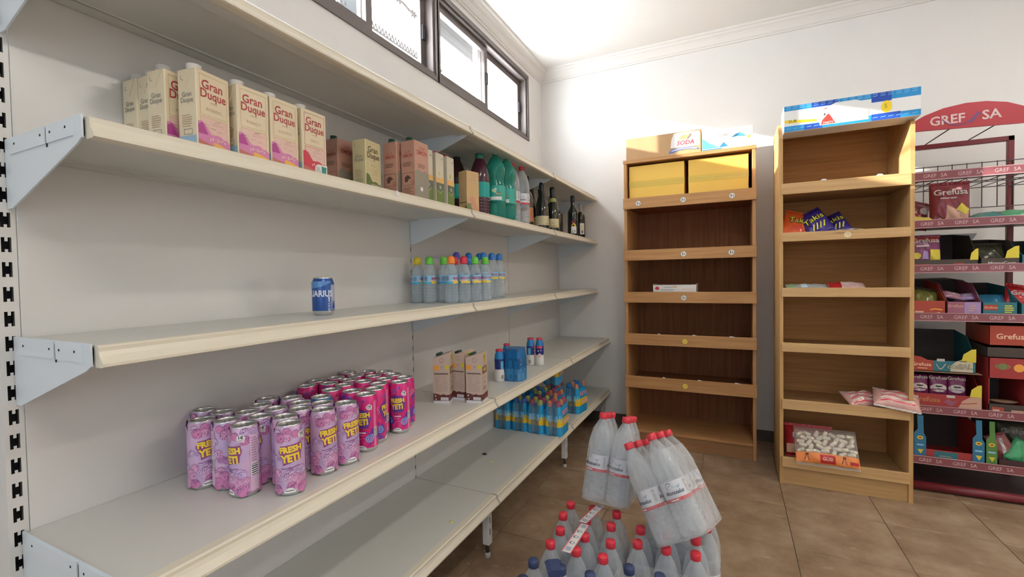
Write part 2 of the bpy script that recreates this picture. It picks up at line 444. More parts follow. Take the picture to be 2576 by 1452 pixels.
window('window_1', W1A, W1B, -0.05, 'bronze framed sliding window high on the left, nearer the viewer')
window('window_2', W2A, W2B, 1.056, 'bronze framed sliding window high on the left, next to the corner')
# rolled-up awning roll above the far window, outside
aw = thing('window_shutter', 'dark raised shutter at the head of the far high window', 'shutter', (WX-0.13, W2A+0.02, WZ1-0.115))
for k in range(4): MB().bbox((-0.012, 0, k*0.028), (0.0, 0.60, k*0.028+0.026), 0.003).build('slat', m_aludk, aw)
# outside the near window: wire strung on a wall top
m_silhouette = mat('silhouette_wire', (0.008, 0.004, 0.003), 0.95, spec=0.0)  # near-black: backlit silhouette against the sky put into the colour
t = thing('barbed_wire', 'barbed wire strung outside the near high window', 'wire', (-0.60, -0.3, 2.975))
pts = [(0.0, k*0.05, 0.010*math.sin(k*1.3)) for k in range(30)]
MB().tube(pts, 0.008, 5).build('strand', m_silhouette, t)
for k in range(2, 29, 3):
    bq = MB(); p = Vector(pts[k])
    bq.tube([p+Vector((0, -0.018, -0.02)), p+Vector((0, 0.018, 0.02))], 0.007, 4).tube([p+Vector((0, 0.016, -0.022)), p+Vector((0, -0.014, 0.022))], 0.007, 4)
    bq.build('barb', m_silhouette, t)
t = thing('coil_fence', 'zigzag wire coil along the wall top outside the near high window', 'fence', (-0.60, -0.3, 2.685))
zz = []
for k in range(100): zz.append((0, k*0.015, 0.0 if k % 2 else 0.040))
MB().tube(zz, 0.0048, 4).build('coil', m_silhouette, t)
MB().tube([(0, 0, 0.0), (0, 1.48, 0.0)], 0.006, 5).build('rail', m_silhouette, t)
t = thing('lamp_post', 'grey post standing outside the near high window', 'post', (-0.62, 0.29, 0))
MB().lathe([(0, 0), (0.05, 0), (0.05, 3.6), (0, 3.6)], 14).build('pole', mat('silhouette_pole', (0.012, 0.016, 0.019), 0.95, spec=0.0), t)  # pole darkened in its colour to stand as a silhouette
MB().lathe([(0, 0), (0.09, 0), (0.09, 0.02), (0.05, 0.03)], 14).build('foot_plate', mat('silhouette_pole', (0.012, 0.016, 0.019), 0.95, spec=0.0), t)

# ================================================================== WHITE SHELVING ALONG THE LEFT WALL
m_pan = mat('white_panel', (0.66, 0.655, 0.64), 0.24, noise=0.015, nscale=4)
m_shf = mat('white_shelf', (0.63, 0.635, 0.605), 0.36, noise=0.02, nscale=6)
m_brk = mat('white_bracket', (0.66, 0.73, 0.79), 0.4)
m_rail = mat('cream_price_rail', (0.73, 0.68, 0.56), 0.33)
m_clip = mat('grey_clip', (0.42, 0.40, 0.36), 0.4)
m_slot_shade = mat('slot_shade', (0.02, 0.02, 0.028), 0.8)  # near-black: shade inside slots, gaps and holes put into the colour
gon = thing('gondola_shelving', 'long white metal shop shelving with five tiers along the left wall', 'shelving', (0, YP, 0))
YJ = [YP, 0.0, 1.0, YW-0.004]
def gy(y): return y-YP
# uprights with slotted faces
PW = 0.030
def post_mesh():
    mb = MB(); H = 1.828; x0, x1 = -0.07, -0.002
    sw, sh, pitch, z0 = 0.015, 0.030, 0.05, 0.06
    mb.box((x0, -PW/2, 0), (x1-0.002, -PW/2+0.002, H)).box((x0, PW/2-0.002, 0), (x1-0.002, PW/2, H)).box((x0, -PW/2, 0), (x0+0.002, PW/2, H))
    mb.box((x1-0.002, -PW/2, 0), (x1, -sw/2, H)).box((x1-0.002, sw/2, 0), (x1, PW/2, H))
    z = 0; k = 0
    while z0+k*pitch < H-0.03:
        a = z0+k*pitch
        mb.box((x1-0.002, -sw/2, z), (x1, sw/2, a)); z = a+sh; k += 1
    mb.box((x1-0.002, -sw/2, z), (x1, sw/2, H))
    # slot web
    k = 0
    while z0+k*pitch < H-0.03:
        a = z0+k*pitch
        mb.box((x1-0.002, -0.0022, a+0.022), (x1, 0.0022, a+sh)); mb.box((x1-0.002, -0.0022, a), (x1, 0.0022, a+0.006)); k += 1
    mb.box((x0+0.01, -PW/2+0.002, 0.01), (x0+0.04, PW/2-0.002, H-0.01), 1)
    return mb.mesh('upright_post', [m_pan, m_slot_shade])
pme = post_mesh()
for y in (YP-PW/2+0.007, 0.0, 1.0, YW-0.02):
    link('upright_post', pme, gon, (0, gy(y), 0))
for k in range(3):
    a, b = YJ[k], YJ[k+1]
    a2 = a+(0.008 if k == 0 else 0.003); b2 = b-0.003
    MB().bbox((-0.002, gy(a2), 0.13), (0.0, gy(b2), ZA+0.0), 0.0006).build('back_panel', m_pan, gon)
# shelf tray, price rail, joint clip
def shelf_mesh(d, L):
    mb = MB(); t = 0.003
    mb.box((0.002, 0, -t), (d-0.012, L, 0))                      # top plate
    mb.box((d-0.016, 0, -0.034), (d-0.012, L, -t))               # front fold
    mb.box((d-0.060, 0, -0.034), (d-0.016, L, -0.031))           # front return
    mb.box((d-0.062, 0, -0.034), (d-0.059, L, -0.0225))
    mb.box((0.002, 0, -0.030), (0.005, L, -t)); mb.box((0.005, 0, -0.030), (0.045, L, -0.027)); mb.box((0.043, 0, -0.030), (0.046, L, -0.0225))
    mb.box((0.045, 0, -0.0245), (d-0.062, L, -0.0225))          # stiffened underside, set back from the folds
    return mb
RAILP = [(-0.024, 0.0002), (-0.003, 0.0002), (0.001, -0.003), (0.0005, -0.010), (0.003, -0.018), (0.009, -0.025), (0.0135, -0.031), (0.0135, -0.036), (0.008, -0.038), (-0.0115, -0.038), (-0.0115, -0.0005), (-0.024, -0.0005)]
m_mark = mat('yellow_dot', (0.75, 0.75, 0.08), 0.6); m_smud = mat('dark_smudge', (0.06, 0.05, 0.05), 0.7)
for lv, (z, d) in enumerate(((ZA, D1), (ZB, D1), (ZC, D1), (ZD, D2), (ZE, D2))):
    for k in range(3):
        a, b = YJ[k]+0.002, YJ[k+1]-0.002
        sh = shelf_mesh(d, b-a).build('shelf', m_shf, gon, (0, gy(a), z))
        MB().prism([(d+p, q) for p, q in RAILP], 0.0, b-a, 'Y').build('price_rail', m_rail, sh)
        if k > 0:
            MB().prism([(d+p*1.05+0.0016, q+0.0012) for p, q in RAILP], -0.006, 0.004, 'Y').build('joint_clip', m_clip, sh)
        if lv == 4 and k == 0: MB().lathe([(0, 0.0006), (0.007, 0.0006), (0.007, 0)], 10, mx=Matrix.Translation((0.36, 1.02, 0))).build('sticker_dot', m_mark, sh)
        if lv == 4 and k == 1:
            MB().lathe([(0, 0.0006), (0.007, 0.0006), (0.007, 0)], 10, mx=Matrix.Translation((0.235, 0.30, 0))).build('sticker_dot', m_mark, sh)
            MB().prism([(0.14, 0.36), (0.165, 0.355), (0.17, 0.37), (0.15, 0.385), (0.143, 0.375)], 0, 0.0006, 'Z').build('tape_residue', m_smud, sh)
    # brackets at the joints: deep at the upright, tapering to the rail
    hb = 0.135 if lv < 3 else 0.15
    for k in range(4):
        y = YJ[k]+(-0.003 if k == 0 else 0.0)
        if k == 3: y -= 0.012
        zt = -0.0035 if k else 0.004
        pl = [(0.0, zt), (0.0, -hb), (0.022, -hb), (d-0.03, -0.045), (d-0.012, -0.036), (d-0.012, zt)]
        br = MB().prism(pl[::-1], -0.0016, 0.0016, 'Y').build('bracket', m_brk, gon, (0, gy(y), z))
        if k == 0:
            for (x0, x1) in ((0.03, d*0.56), (d*0.58, d*0.88)):
                pq = MB(); pq.box((x0, -0.0042, -0.030), (x1, -0.0016, 0.002)); pq.build('bracket_plate', m_brk, br)
            MB().box((d*0.565, -0.0030, -0.036), (d*0.575, -0.0016, -0.002)).build('bracket_gap', m_slot_shade, br)
            for xx in (0.05, d*0.5, d*0.62, d*0.8):
                MB().box((xx, -0.0048, -0.014), (xx+0.004, -0.0042, -0.010)).build('rivet_hole', m_slot_shade, br)
# base legs with adjustable feet
m_foot = mat('grey_foot', (0.45, 0.43, 0.40), 0.6); m_screw = mat('dark_screw', (0.06, 0.05, 0.045), 0.5, metal=0.5)
for y in (YP, 0.0, 1.0, YW-0.03):
    lg = MB(); lx = 0.371
    lg.bbox((lx-0.015, gy(y)-0.015, 0.058), (lx+0.015, gy(y)+0.015, ZE-0.036), 0.001)
    for q in range(3): lg.box((lx+0.015, gy(y)-0.006, 0.20-q*0.05), (lx+0.0155, gy(y)-0.001, 0.226-q*0.05), 1)
    lo = lg.build('base_leg', [m_pan, m_slot_shade], gon)
    MB().lathe([(0, 0.02), (0.007, 0.02), (0.007, 0.06), (0, 0.06)], 10, mx=Matrix.Translation((lx, gy(y), 0))).build('foot_screw', m_screw, lo)
    MB().lathe([(0, 0), (0.014, 0), (0.012, 0.016), (0.007, 0.02), (0, 0.02)], 12, mx=Matrix.Translation((lx, gy(y), 0))).build('adjuster_foot', m_foot, lo)

# ================================================================== WOODEN SHELF UNITS
m_oak = wood_mat('oak_edge', (0.38, 0.185, 0.068), (0.52, 0.285, 0.118), axis='X')
m_oakv = wood_mat('oak_side', (0.38, 0.185, 0.068), (0.52, 0.285, 0.118), axis='Z')
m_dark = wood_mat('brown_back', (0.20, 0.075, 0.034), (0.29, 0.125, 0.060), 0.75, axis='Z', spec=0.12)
m_oak2 = wood_mat('light_oak', (0.46, 0.275, 0.118), (0.59, 0.385, 0.178), axis='X')
m_oak2v = wood_mat('light_oak_side', (0.44, 0.25, 0.095), (0.56, 0.35, 0.145), axis='Z')
m_back2 = wood_mat('oak_back', (0.35, 0.165, 0.058), (0.46, 0.245, 0.095), 0.7, axis='X', spec=0.15)
m_ink = mat('black_ink', (0.02, 0.02, 0.022), 0.6); m_paper = mat('white_paper', (0.78, 0.77, 0.74), 0.6); m_yel = mat('yellow_sticker', (0.80, 0.62, 0.10), 0.55)
def price_sticker(parent, x, y, z, yellow=False):
    pr = Print(); pr.disc(0, 0, 0.0185, m_ink, 1, seg=20); pr.disc(0, 0, 0.0172, m_yel if yellow else m_paper, 2, seg=20)
    pr.text('1', -0.005, 0.0, 0.026, m_yel if yellow else m_ink, 3, bold=0.03) if not yellow else pr.text('1€', 0, 0, 0.018, mat('faded_ink', (0.5, 0.35, 0.05), 0.6), 3)
    if not yellow: pr.text('€', 0.007, -0.002, 0.014, m_ink, 3, bold=0.02)
    return print_obj(pr, on_plane((x, y, z), (1, 0, 0), (0, 0, 1), 0.0005), 'price_sticker', parent)
# ---- unit against the end wall
SX0, SX1, SY0, SY1 = 0.640, 1.454, 1.552, 1.980
u1 = thing('wooden_shelf_unit', 'oak shelf unit with dark brown back and yellow boxes on top shelf', 'shelf unit', (SX0, SY0, 0))
Wd, Dp, Hh = SX1-SX0, SY1-SY0, 1.966
th = 0.020
MB().bbox((0, 0.004, 0), (th, Dp, Hh-0.002), 0.0015).build('side_panel', m_oakv, u1)
MB().bbox((Wd-th, 0.004, 0), (Wd, Dp, Hh-0.002), 0.0015).build('side_panel', m_oakv, u1)
MB().bbox((-0.004, 0.0, Hh-0.002), (Wd+0.004, Dp, Hh+0.022), 0.0015).build('top_board', m_oak, u1)
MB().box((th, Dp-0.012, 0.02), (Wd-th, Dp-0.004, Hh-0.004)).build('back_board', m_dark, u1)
L1 = [(1.648, 1.722), (1.291, 1.364), (1.000, 1.074), (0.708, 0.785), (0.407, 0.488)]
for k, (a, b) in enumerate(L1):
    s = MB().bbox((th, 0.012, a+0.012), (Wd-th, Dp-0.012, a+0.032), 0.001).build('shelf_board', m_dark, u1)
    lip = MB().bbox((-0.003, -0.014, a), (Wd+0.003, 0.002, b), 0.0015).build('front_lip', m_oak, u1)
    for xs in ([0.10, 0.39, 0.68], [0.39, 0.675], [0.39], [0.395], [0.395])[k]:
        price_sticker(lip, xs, -0.0142, (a+b)/2-0.002, k >= 3)
    if k in (3, 4):
        for q in range(3):
            x = 0.13+0.22*q+0.03*k; MB().prism([(x, b), (x+0.02+0.01*q, b), (x+0.015, b+0.006), (x+0.004, b+0.007)], -0.013, -0.0125, 'Y').build('tape_scrap', m_paper, lip)
MB().bbox((th, 0.010, 0.090), (Wd-th, Dp-0.012, 0.110), 0.001).build('bottom_board', m_oak, u1)
MB().bbox((th, 0.020, 0.0), (Wd-th, 0.036, 0.090), 0.001).build('plinth', wood_mat('oak_plinth', (0.27, 0.13, 0.052), (0.37, 0.20, 0.088), axis='X'), u1)
# ---- free-standing unit with the blue header
TX_0, TX_1, TY_0, TY_1 = 1.557, 2.146, 1.272, 1.665
u2 = thing('wooden_snack_unit', 'pale oak snack shelf unit under a blue and white header', 'shelf unit', (TX_0, TY_0, 0))
Wd2, Dp2, H2 = TX_1-TX_0, TY_1-TY_0, 2.035
side = [(0.004, 0.0), (Dp2, 0.0), (Dp2, H2), (0.10, H2), (0.004, H2-0.10)]
MB().prism(side, 0, 0.018, 'X').build('side_panel', m_oak2v, u2)
MB().prism(side, Wd2-0.018, Wd2, 'X').build('side_panel', m_oak2v, u2)
MB().box((0.018, Dp2-0.010, 0.02), (Wd2-0.018, Dp2-0.003, H2-0.01)).build('back_board', m_back2, u2)
L2 = [(1.622, 1.682), (1.362, 1.411), (1.056, 1.106), (0.750, 0.800), (0.428, 0.482), (0.101, 0.156)]
m_in2 = wood_mat('oak_shelf_board', (0.30, 0.17, 0.07), (0.42, 0.26, 0.12), axis='X')
for k, (a, b) in enumerate(L2):
    MB().bbox((0.018, 0.014, a+0.004), (Wd2-0.018, Dp2-0.010, a+0.024), 0.001).build('shelf_board', m_in2, u2)
    lip = MB().bbox((0.010, -0.010, a), (Wd2-0.016, 0.006, b), 0.0015).build('front_lip', m_oak2, u2)
    if k == 1:
        pr = Print(); m_f = mat('faded_sticker', (0.72, 0.60, 0.38), 0.6); pr.disc(0, 0, 0.016, m_f, 1); pr.text('1€', 0, 0, 0.018, m_oak2, 2)
        print_obj(pr, on_plane((0.31, -0.0102, (a+b)/2), (1, 0, 0), (0, 0, 1)), 'price_sticker', lip)
    if k == 0:
        for x in (0.19, 0.43): MB().prism([(x, b), (x+0.03, b), (x+0.024, b+0.007), (x+0.008, b+0.008)], -0.009, -0.0085, 'Y').build('tape_scrap', m_paper, lip)
MB().bbox((0.018, 0.012, 0.0), (Wd2-0.018, 0.028, 0.104), 0.001).build('plinth', wood_mat('oak_plinth2', (0.42, 0.25, 0.10), (0.52, 0.33, 0.15), axis='X'), u2)
MB().bbox((0.018, 0.10, H2-0.030), (Wd2-0.018, Dp2-0.010, H2-0.012), 0.001).build('top_board', m_in2, u2)  # unseen board, added to block a streak of sun behind the header
# header: printed folded card across the top front
m_blue = mat('print_blue', (0.008, 0.06, 0.38), 0.45); m_cyan = mat('print_cyan', (0.01, 0.24, 0.56), 0.45); m_white = mat('print_white', (0.80, 0.80, 0.79), 0.45)
m_red = mat('print_red', (0.62, 0.04, 0.03), 0.45); m_yell = mat('print_yellow', (0.85, 0.62, 0.02), 0.45); m_sky = mat('print_skyblue', (0.25, 0.55, 0.80), 0.45)
hx0, hx1, hz0, hz1 = 0.018, 0.600, 1.953, 2.094
hd = MB().bbox((hx0, -0.040, hz0), (hx1, 0.10, hz1), 0.002).build('header_sign', m_white, u2)
pr = Print(); HW, HH = hx1-hx0, hz1-hz0
pr.rect(0.002, HH*0.80, HW-0.002, HH-0.002, m_cyan, 1); pr.rect(0.002, 0.002, HW-0.002, HH*0.22, m_cyan, 1)
pr.rect(HW*0.22, HH*0.80, HW*0.42, HH-0.002, m_blue, 2); pr.rect(HW*0.66, HH*0.66, HW*0.80, HH-0.002, m_blue, 2); pr.rect(HW*0.66, 0.002, HW*0.86, HH*0.24, m_blue, 2); pr.rect(HW*0.16, 0.002, HW*0.30, HH*0.20, m_blue, 2)
pr.rect(HW*0.80, HH*0.70, HW-0.002, HH*0.80, m_cyan, 1)
for k in range(18):
    x = 0.012+HW*k/18.5
    for (yy, q) in ((0.86, 0.008), (0.93, 0.006), (0.10, 0.007)):
        pr.stroke([(x, HH*yy), (x+0.006, HH*yy+0.003), (x+0.013, HH*yy+0.002), (x+0.02, HH*yy+0.005)], 0.0022, m_sky, 3)
pr.poly([(0.004, HH*0.46), (0.15, HH*0.36), (0.15, HH*0.28), (0.004, HH*0.34)], m_yell, 3); pr.text('SUR', 0.042, HH*0.385, 0.022, m_ink, 4, bold=0.0)
pr.poly([(HW*0.28, HH*0.10), (HW*0.64, HH*0.10), (HW*0.64, HH*0.70), (HW*0.55, HH*0.86), (HW*0.40, HH*0.86), (HW*0.28, HH*0.64)], m_white, 4)
pr.poly([(HW*0.29, HH*0.12), (HW*0.40, HH*0.12), (HW*0.36, HH*0.44), (HW*0.345, HH*0.5), (HW*0.30, HH*0.28)], m_red, 5); pr.text('PARTY', HW*0.345, HH*0.17, 0.015, m_white, 6)
pr.poly([(HW*0.31, HH*0.44), (HW*0.32, HH*0.56), (HW*0.326, HH*0.46)], m_ink, 5); pr.poly([(HW*0.30, HH*0.66), (HW*0.35, HH*0.76), (HW*0.33, HH*0.68)], m_red, 5)
pr.disc(HW*0.765, HH*0.46, 0.022, m_yell, 4, ry=0.03); pr.text('5', HW*0.76, HH*0.47, 0.03, mat('olive_ink', (0.25, 0.22, 0.02), .6), 5)
print_obj(pr, on_plane((hx0, -0.0402, hz0), (1, 0, 0), (0, 0, 1), 0.0003), 'header_print', hd)
# ================================================================== GOODS ON THE WHITE SHELVING
def atan_cam(x, y):   # bearing from a spot on the shelf to where shoppers stand
    return math.atan2(CAMP[1]-y, CAMP[0]-x)
m_alum = mat('can_aluminium', (0.66, 0.66, 0.67), 0.26, metal=0.9)
m_tab = mat('can_tab', (0.55, 0.55, 0.56), 0.3, metal=0.9)
CAN_R, CAN_H = 0.033, 0.168
def cloud_mat():
    m = bpy.data.materials.new('pink_cloud_print'); m.use_nodes = True; nt = m.node_tree; b = nt.nodes['Principled BSDF']
    b.inputs['Roughness'].default_value = 0.27; b.inputs['Metallic'].default_value = 0.1
    tc = nt.nodes.new('ShaderNodeTexCoord'); n = nt.nodes.new('ShaderNodeTexNoise'); n.inputs['Scale'].default_value = 14; n.inputs['Detail'].default_value = 1
    nt.links.new(tc.outputs['Object'], n.inputs['Vector'])
    r = nt.nodes.new('ShaderNodeValToRGB'); e = r.color_ramp.elements
    e[0].position = 0.35; e[0].color = (0.56, 0.42, 0.70, 1); e[1].position = 0.65; e[1].color = (0.70, 0.46, 0.66, 1)
    nt.links.new(n.outputs['Fac'], r.inputs['Fac']); nt.links.new(r.outputs['Color'], b.inputs['Base Color'])
    return m
def swirl_mat():
    m = bpy.data.materials.new('magenta_swirl_print'); m.use_nodes = True; nt = m.node_tree; b = nt.nodes['Principled BSDF']
    b.inputs['Roughness'].default_value = 0.27; b.inputs['Metallic'].default_value = 0.15
    tc = nt.nodes.new('ShaderNodeTexCoord'); n = nt.nodes.new('ShaderNodeTexNoise'); n.inputs['Scale'].default_value = 26; n.inputs['Detail'].default_value = 1; n.inputs['Distortion'].default_value = 1.2
    nt.links.new(tc.outputs['Object'], n.inputs['Vector'])
    r = nt.nodes.new('ShaderNodeValToRGB'); e = r.color_ramp.elements; r.color_ramp.interpolation = 'CONSTANT'
    e[0].position = 0; e[0].color = (0.17, 0.045, 0.36, 1); e[1].position = 0.42; e[1].color = (0.66, 0.022, 0.20, 1); x = e.new(0.62); x.color = (0.74, 0.10, 0.33, 1); x = e.new(0.67); x.color = (0.66, 0.022, 0.20, 1)
    nt.links.new(n.outputs['Fac'], r.inputs['Fac']); nt.links.new(r.outputs['Color'], b.inputs['Base Color'])
    return m
m_cloud = cloud_mat(); m_swirl = swirl_mat()
m_ltxt = mat('letter_yellow', (0.86, 0.66, 0.05), 0.4); m_lout = mat('letter_plum', (0.28, 0.06, 0.22), 0.4); m_lviol = mat('letter_violet', (0.13, 0.04, 0.30), 0.4)
m_bub = mat('bubble_white', (0.80, 0.80, 0.82), 0.4); m_sp = mat('spiral_blue', (0.16, 0.40, 0.80), 0.35); m_sp2 = mat('spiral_pink', (0.75, 0.25, 0.50), 0.35); m_sp3 = mat('spiral_violet', (0.34, 0.14, 0.55), 0.35)
m_pstrip = mat('info_strip', (0.70, 0.50, 0.66), 0.4); m_ptxt = mat('info_text', (0.42, 0.26, 0.42), 0.5); m_rstrip = mat('info_strip_red', (0.70, 0.16, 0.30), 0.4)
def can_body(R=CAN_R, H=CAN_H):
    nk = R-0.0055
    return [(0, 0.005), (R-0.010, 0.004), (R-0.0075, 0.0), (R-0.005, 0.003), (R-0.001, 0.010), (R, 0.014), (R, H-0.020), (R-0.001, H-0.015), (nk+0.001, H-0.005), (nk, H-0.003), (nk+0.0012, H), (nk-0.0008, H), (nk-0.0014, H-0.005)]
def can_proto(name, label, cat, body_mat, pr, R=CAN_R, H=CAN_H, th0=-PI/2, seg=40):
    t = thing(name, label, cat)
    pf = can_body(R, H)
    MB().lathe(pf, seg, mis=[1, 1, 1, 1, 1, 0, 0, 0, 0, 1, 1, 1]).build('can_body', [body_mat, m_alum], t)
    ld = MB().lathe([(R-0.0069, H-0.005), (R-0.009, H-0.0052), (R-0.0105, H-0.0038), (0, H-0.0036)], seg); lo = ld.build('lid', m_alum, t)
    tb = MB(); tb.prism([(0.007*math.cos(a*PI/5), 0.001+0.011*math.sin(a*PI/5)) for a in range(10)], H-0.0033, H-0.002, 'Z'); tb.lathe([(0.0022, H-0.002), (0.0022, H-0.0012), (0, H-0.0012)], 8)
    tb.build('pull_tab', m_tab, lo)
    print_obj(pr, on_cyl(R, th0, 0.0, 0.0002), 'can_print', t, 0.0055)
    return t
# 'FRESH YETI', price bubble, flavour line, info strip, over heaped cartoon clouds
pr = Print()
m_pf = [mat('puff_'+n, c, 0.3, metal=0.1) for n, c in (('rose', (0.66, 0.24, 0.48)), ('pink', (0.70, 0.36, 0.58)), ('lilac', (0.60, 0.46, 0.74)), ('mauve', (0.52, 0.24, 0.52)), ('pale', (0.70, 0.52, 0.74)))]
m_pl = mat('puff_outline', (0.26, 0.10, 0.28), 0.35)
rc = random.Random(21); ly = 0.0
def puff_disc(x, y, r, m):
    global ly
    pr.disc(x, y, r, m_pl, ly, seg=14); pr.disc(x+0.0002, y-0.0004, r-0.0007, m, ly+0.06, seg=14); ly += 0.07
circ = 2*PI*CAN_R
for row, (yy, n_, rr_, cs) in enumerate(((0.152, 9, 0.0105, (2, 4, 1, 0)), (0.138, 7, 0.0120, (0, 1, 2, 0)), (0.052, 8, 0.0115, (2, 4, 1, 1)), (0.038, 8, 0.0145, (0, 1, 4, 1)), (0.022, 8, 0.0140, (0, 1, 0, 4)))):
    for k in range(n_):
        x_ = -circ/2+circ*(k+0.5*(row % 2)+rc.uniform(-0.25, 0.25))/n_
        if row == 1 and rc.random() < 0.35: continue
        puff_disc(x_, yy+rc.uniform(-0.005, 0.005), rr_*rc.uniform(0.8, 1.2), m_pf[rc.choice(cs)])
for k in range(12):
    x_ = rc.choice((-1, 1))*rc.uniform(0.034, 0.10); puff_disc(x_, rc.uniform(0.07, 0.125), rc.uniform(0.006, 0.011), m_pf[rc.choice((1, 2, 3, 4))])
for k in range(10):
    x_, y_ = rc.uniform(-circ/2, circ/2), rc.uniform(0.03, 0.145); pr.spiral(x_, y_, 0.006, 0.0009, m_pl, ly, 1.4, 14); ly += 0.02
LB = ly
pr.poly([(-0.027, 0.106), (-0.022, 0.121), (0.003, 0.1235), (0.026, 0.1265), (0.028, 0.108), (0.024, 0.100), (0.023, 0.086), (0.004, 0.082), (-0.016, 0.075), (-0.017, 0.090), (-0.022, 0.098)], m_lout, LB+0.3)
for s, y, sz, sx in (('FRESH', 0.112, 0.0195, 0.92), ('YETI', 0.091, 0.024, 0.84)):
    pr.text(s, 0.001, y, sz, m_ltxt, LB+1.2, bold=0.055, sx=sx, rot=0.09)
pr.disc(0.027, 0.143, 0.009, m_bub, LB+0.3, ry=0.0085); pr.poly([(0.028, 0.136), (0.035, 0.132), (0.033, 0.140)], m_bub, LB+0.3); pr.text('1€', 0.027, 0.1445, 0.0105, m_ink, LB+1.0, bold=0.03); pr.rect(0.0215, 0.1375, 0.032, 0.1385, m_ink, LB+1.0)
pr.stroke([(-0.021, 0.068), (-0.012, 0.0675), (-0.006, 0.069), (0.004, 0.0685), (0.010, 0.071), (0.020, 0.072)], 0.0016, m_lout, LB+0.3)
pr.poly([(-0.016, 0.010), (0.010, 0.010), (0.008, 0.017), (0.002, 0.022), (-0.006, 0.022), (-0.012, 0.018)], m_bub, LB+0.3); pr.rect(-0.012, 0.0145, 0.006, 0.0162, m_ink, LB+1.0)
pr.rect(0.045, 0.014, 0.066, 0.148, m_pstrip, LB+0.3, nx=3); pr.lines(0.048, 0.064, 0.085, 0.144, 10, m_ptxt, LB+0.8, 0.5, 4); pr.barcode(0.047, 0.050, 0.064, 0.080, m_bub, m_ink, LB+0.8, 6, True)
PINK = [(0.033, -0.936), (0.105, -0.932), (0.121, -0.986), (0.176, -0.963), (0.161, -0.907), (0.137, -0.854), (0.096, -0.797), (0.148, -0.76), (0.256, -0.974), (0.227, -0.915), (0.205, -0.856), (0.294, -0.893), (0.222, -0.793), (0.272, -0.834), (0.346, -0.924), (0.28, -0.765), (0.335, -0.812), (0.34, -0.741)]
BLUE = [(0.223, -0.717)]
MAGE = [(0.066, -0.634), (0.035, -0.571), (0.107, -0.582), (0.063, -0.509), (0.035, -0.429), (0.171, -0.58), (0.129, -0.516), (0.104, -0.458), (0.185, -0.644), (0.258, -0.631), (0.194, -0.517), (0.095, -0.389), (0.164, -0.438), (0.303, -0.582), (0.269, -0.525), (0.237, -0.461), (0.157, -0.367), (0.218, -0.394), (0.287, -0.418), (0.313, -0.475), (0.326, -0.644)]
# keep the cans from touching each other's walls
allc = [list(p) for p in PINK+BLUE+MAGE]
for it in range(400):
    for i in range(len(allc)):
        for j in range(i):
            dx, dy = allc[i][0]-allc[j][0], allc[i][1]-allc[j][1]; d = math.hypot(dx, dy)
            if d < 0.0668:
                q = (0.0668-d)/2/d*0.6
                allc[i][0] += dx*q; allc[i][1] += dy*q; allc[j][0] -= dx*q; allc[j][1] -= dy*q
    for c in allc: c[0] = max(0.036, c[0])
PINK, BLUE, MAGE = allc[:len(PINK)], allc[len(PINK):len(PINK)+1], allc[len(PINK)+1:]
def image_rank(pts):
    """left-to-right order as one sees them from the aisle"""
    def key(p):
        d = Vector((p[0], p[1], 0))-Vector((CAMP[0], CAMP[1], 0)); return d.dot(_r)/d.dot(_f)
    idx = sorted(range(len(pts)), key=lambda i: key(pts[i])); rk = [0]*len(pts)
    for n_, i in enumerate(idx): rk[i] = n_+1
    return rk
p_can = can_proto('drink_can', 'x', 'can', m_cloud, pr)
# turn of each can: 0 = lettering straight at the viewer
PT = {8: -1.05, 3: 3.3, 14: 0.0, 2: 0.35, 16: 0.45, 17: 0.50, 9: -0.75, 11: 0.5, 13: 0.9, 12: 0.7}
rk = image_rank(PINK)
for i, (x, y) in enumerate(PINK):
    lab = 'pale pink cloud-pattern drink can, %s from the left of the pink cans' % ORD[rk[i]]
    rz = atan_cam(x, y)+PI/2+PT.get(i, rng.uniform(-2, 2))
    if i == 0:
        o = p_can; o.location = (x, y, ZD); o.rotation_euler = (0, 0, rz); tag(o, lab, 'can', 'pale pink drink cans on the fourth tier')
    else: dup(p_can, (x, y, ZD), rz, lab)
pr = Print()
pr.poly([(-0.029, 0.118), (-0.012, 0.130), (0.020, 0.124), (0.028, 0.100), (0.020, 0.074), (0.002, 0.066), (-0.020, 0.074), (-0.030, 0.098)], m_lviol, 1)
for s, y, sz, sx in (('FRESH', 0.110, 0.019, 0.92), ('YETI', 0.090, 0.023, 0.84)):
    pr.text(s, 0.0, y, sz, m_ltxt, 3, bold=0.055, sx=sx, rot=0.06)
pr.disc(0.023, 0.134, 0.0085, m_bub, 2); pr.poly([(0.025, 0.128), (0.0305, 0.124), (0.030, 0.131)], m_bub, 2); pr.text('1€', 0.023, 0.1355, 0.010, m_ink, 3, bold=0.03); pr.rect(0.018, 0.129, 0.028, 0.130, m_ink, 3)
pr.rect(-0.008, 0.069, 0.014, 0.0715, m_red, 3); pr.rect(-0.010, 0.058, 0.012, 0.061, m_bub, 3)
pr.spiral(0.022, 0.042, 0.013, 0.0032, m_sp, 2, 2.2); pr.spiral(-0.010, 0.142, 0.011, 0.0018, m_sp3, 2, 2.5); pr.spiral(-0.030, 0.046, 0.012, 0.003, m_sp, 2, 2.0); pr.spiral(-0.044, 0.10, 0.012, 0.002, m_sp2, 2, 2.2)
pr.spiral(-0.055, 0.055, 0.013, 0.003, m_sp, 2, 2.2); pr.spiral(0.060, 0.12, 0.012, 0.002, m_sp2, 2, 2.2); pr.spiral(0.078, 0.05, 0.013, 0.003, m_sp, 2, 2.2); pr.spiral(0.09, 0.09, 0.010, 0.002, m_sp3, 2, 2.2); pr.spiral(-0.07, 0.13, 0.011, 0.002, m_sp3, 2, 2.2); pr.spiral(-0.075, 0.02, 0.009, 0.0018, m_sp2, 2, 2.0)
pr.ring(0.003, 0.030, 0.014, 0.0012, m_sp2, 2, a0=0.4, a1=3.4)
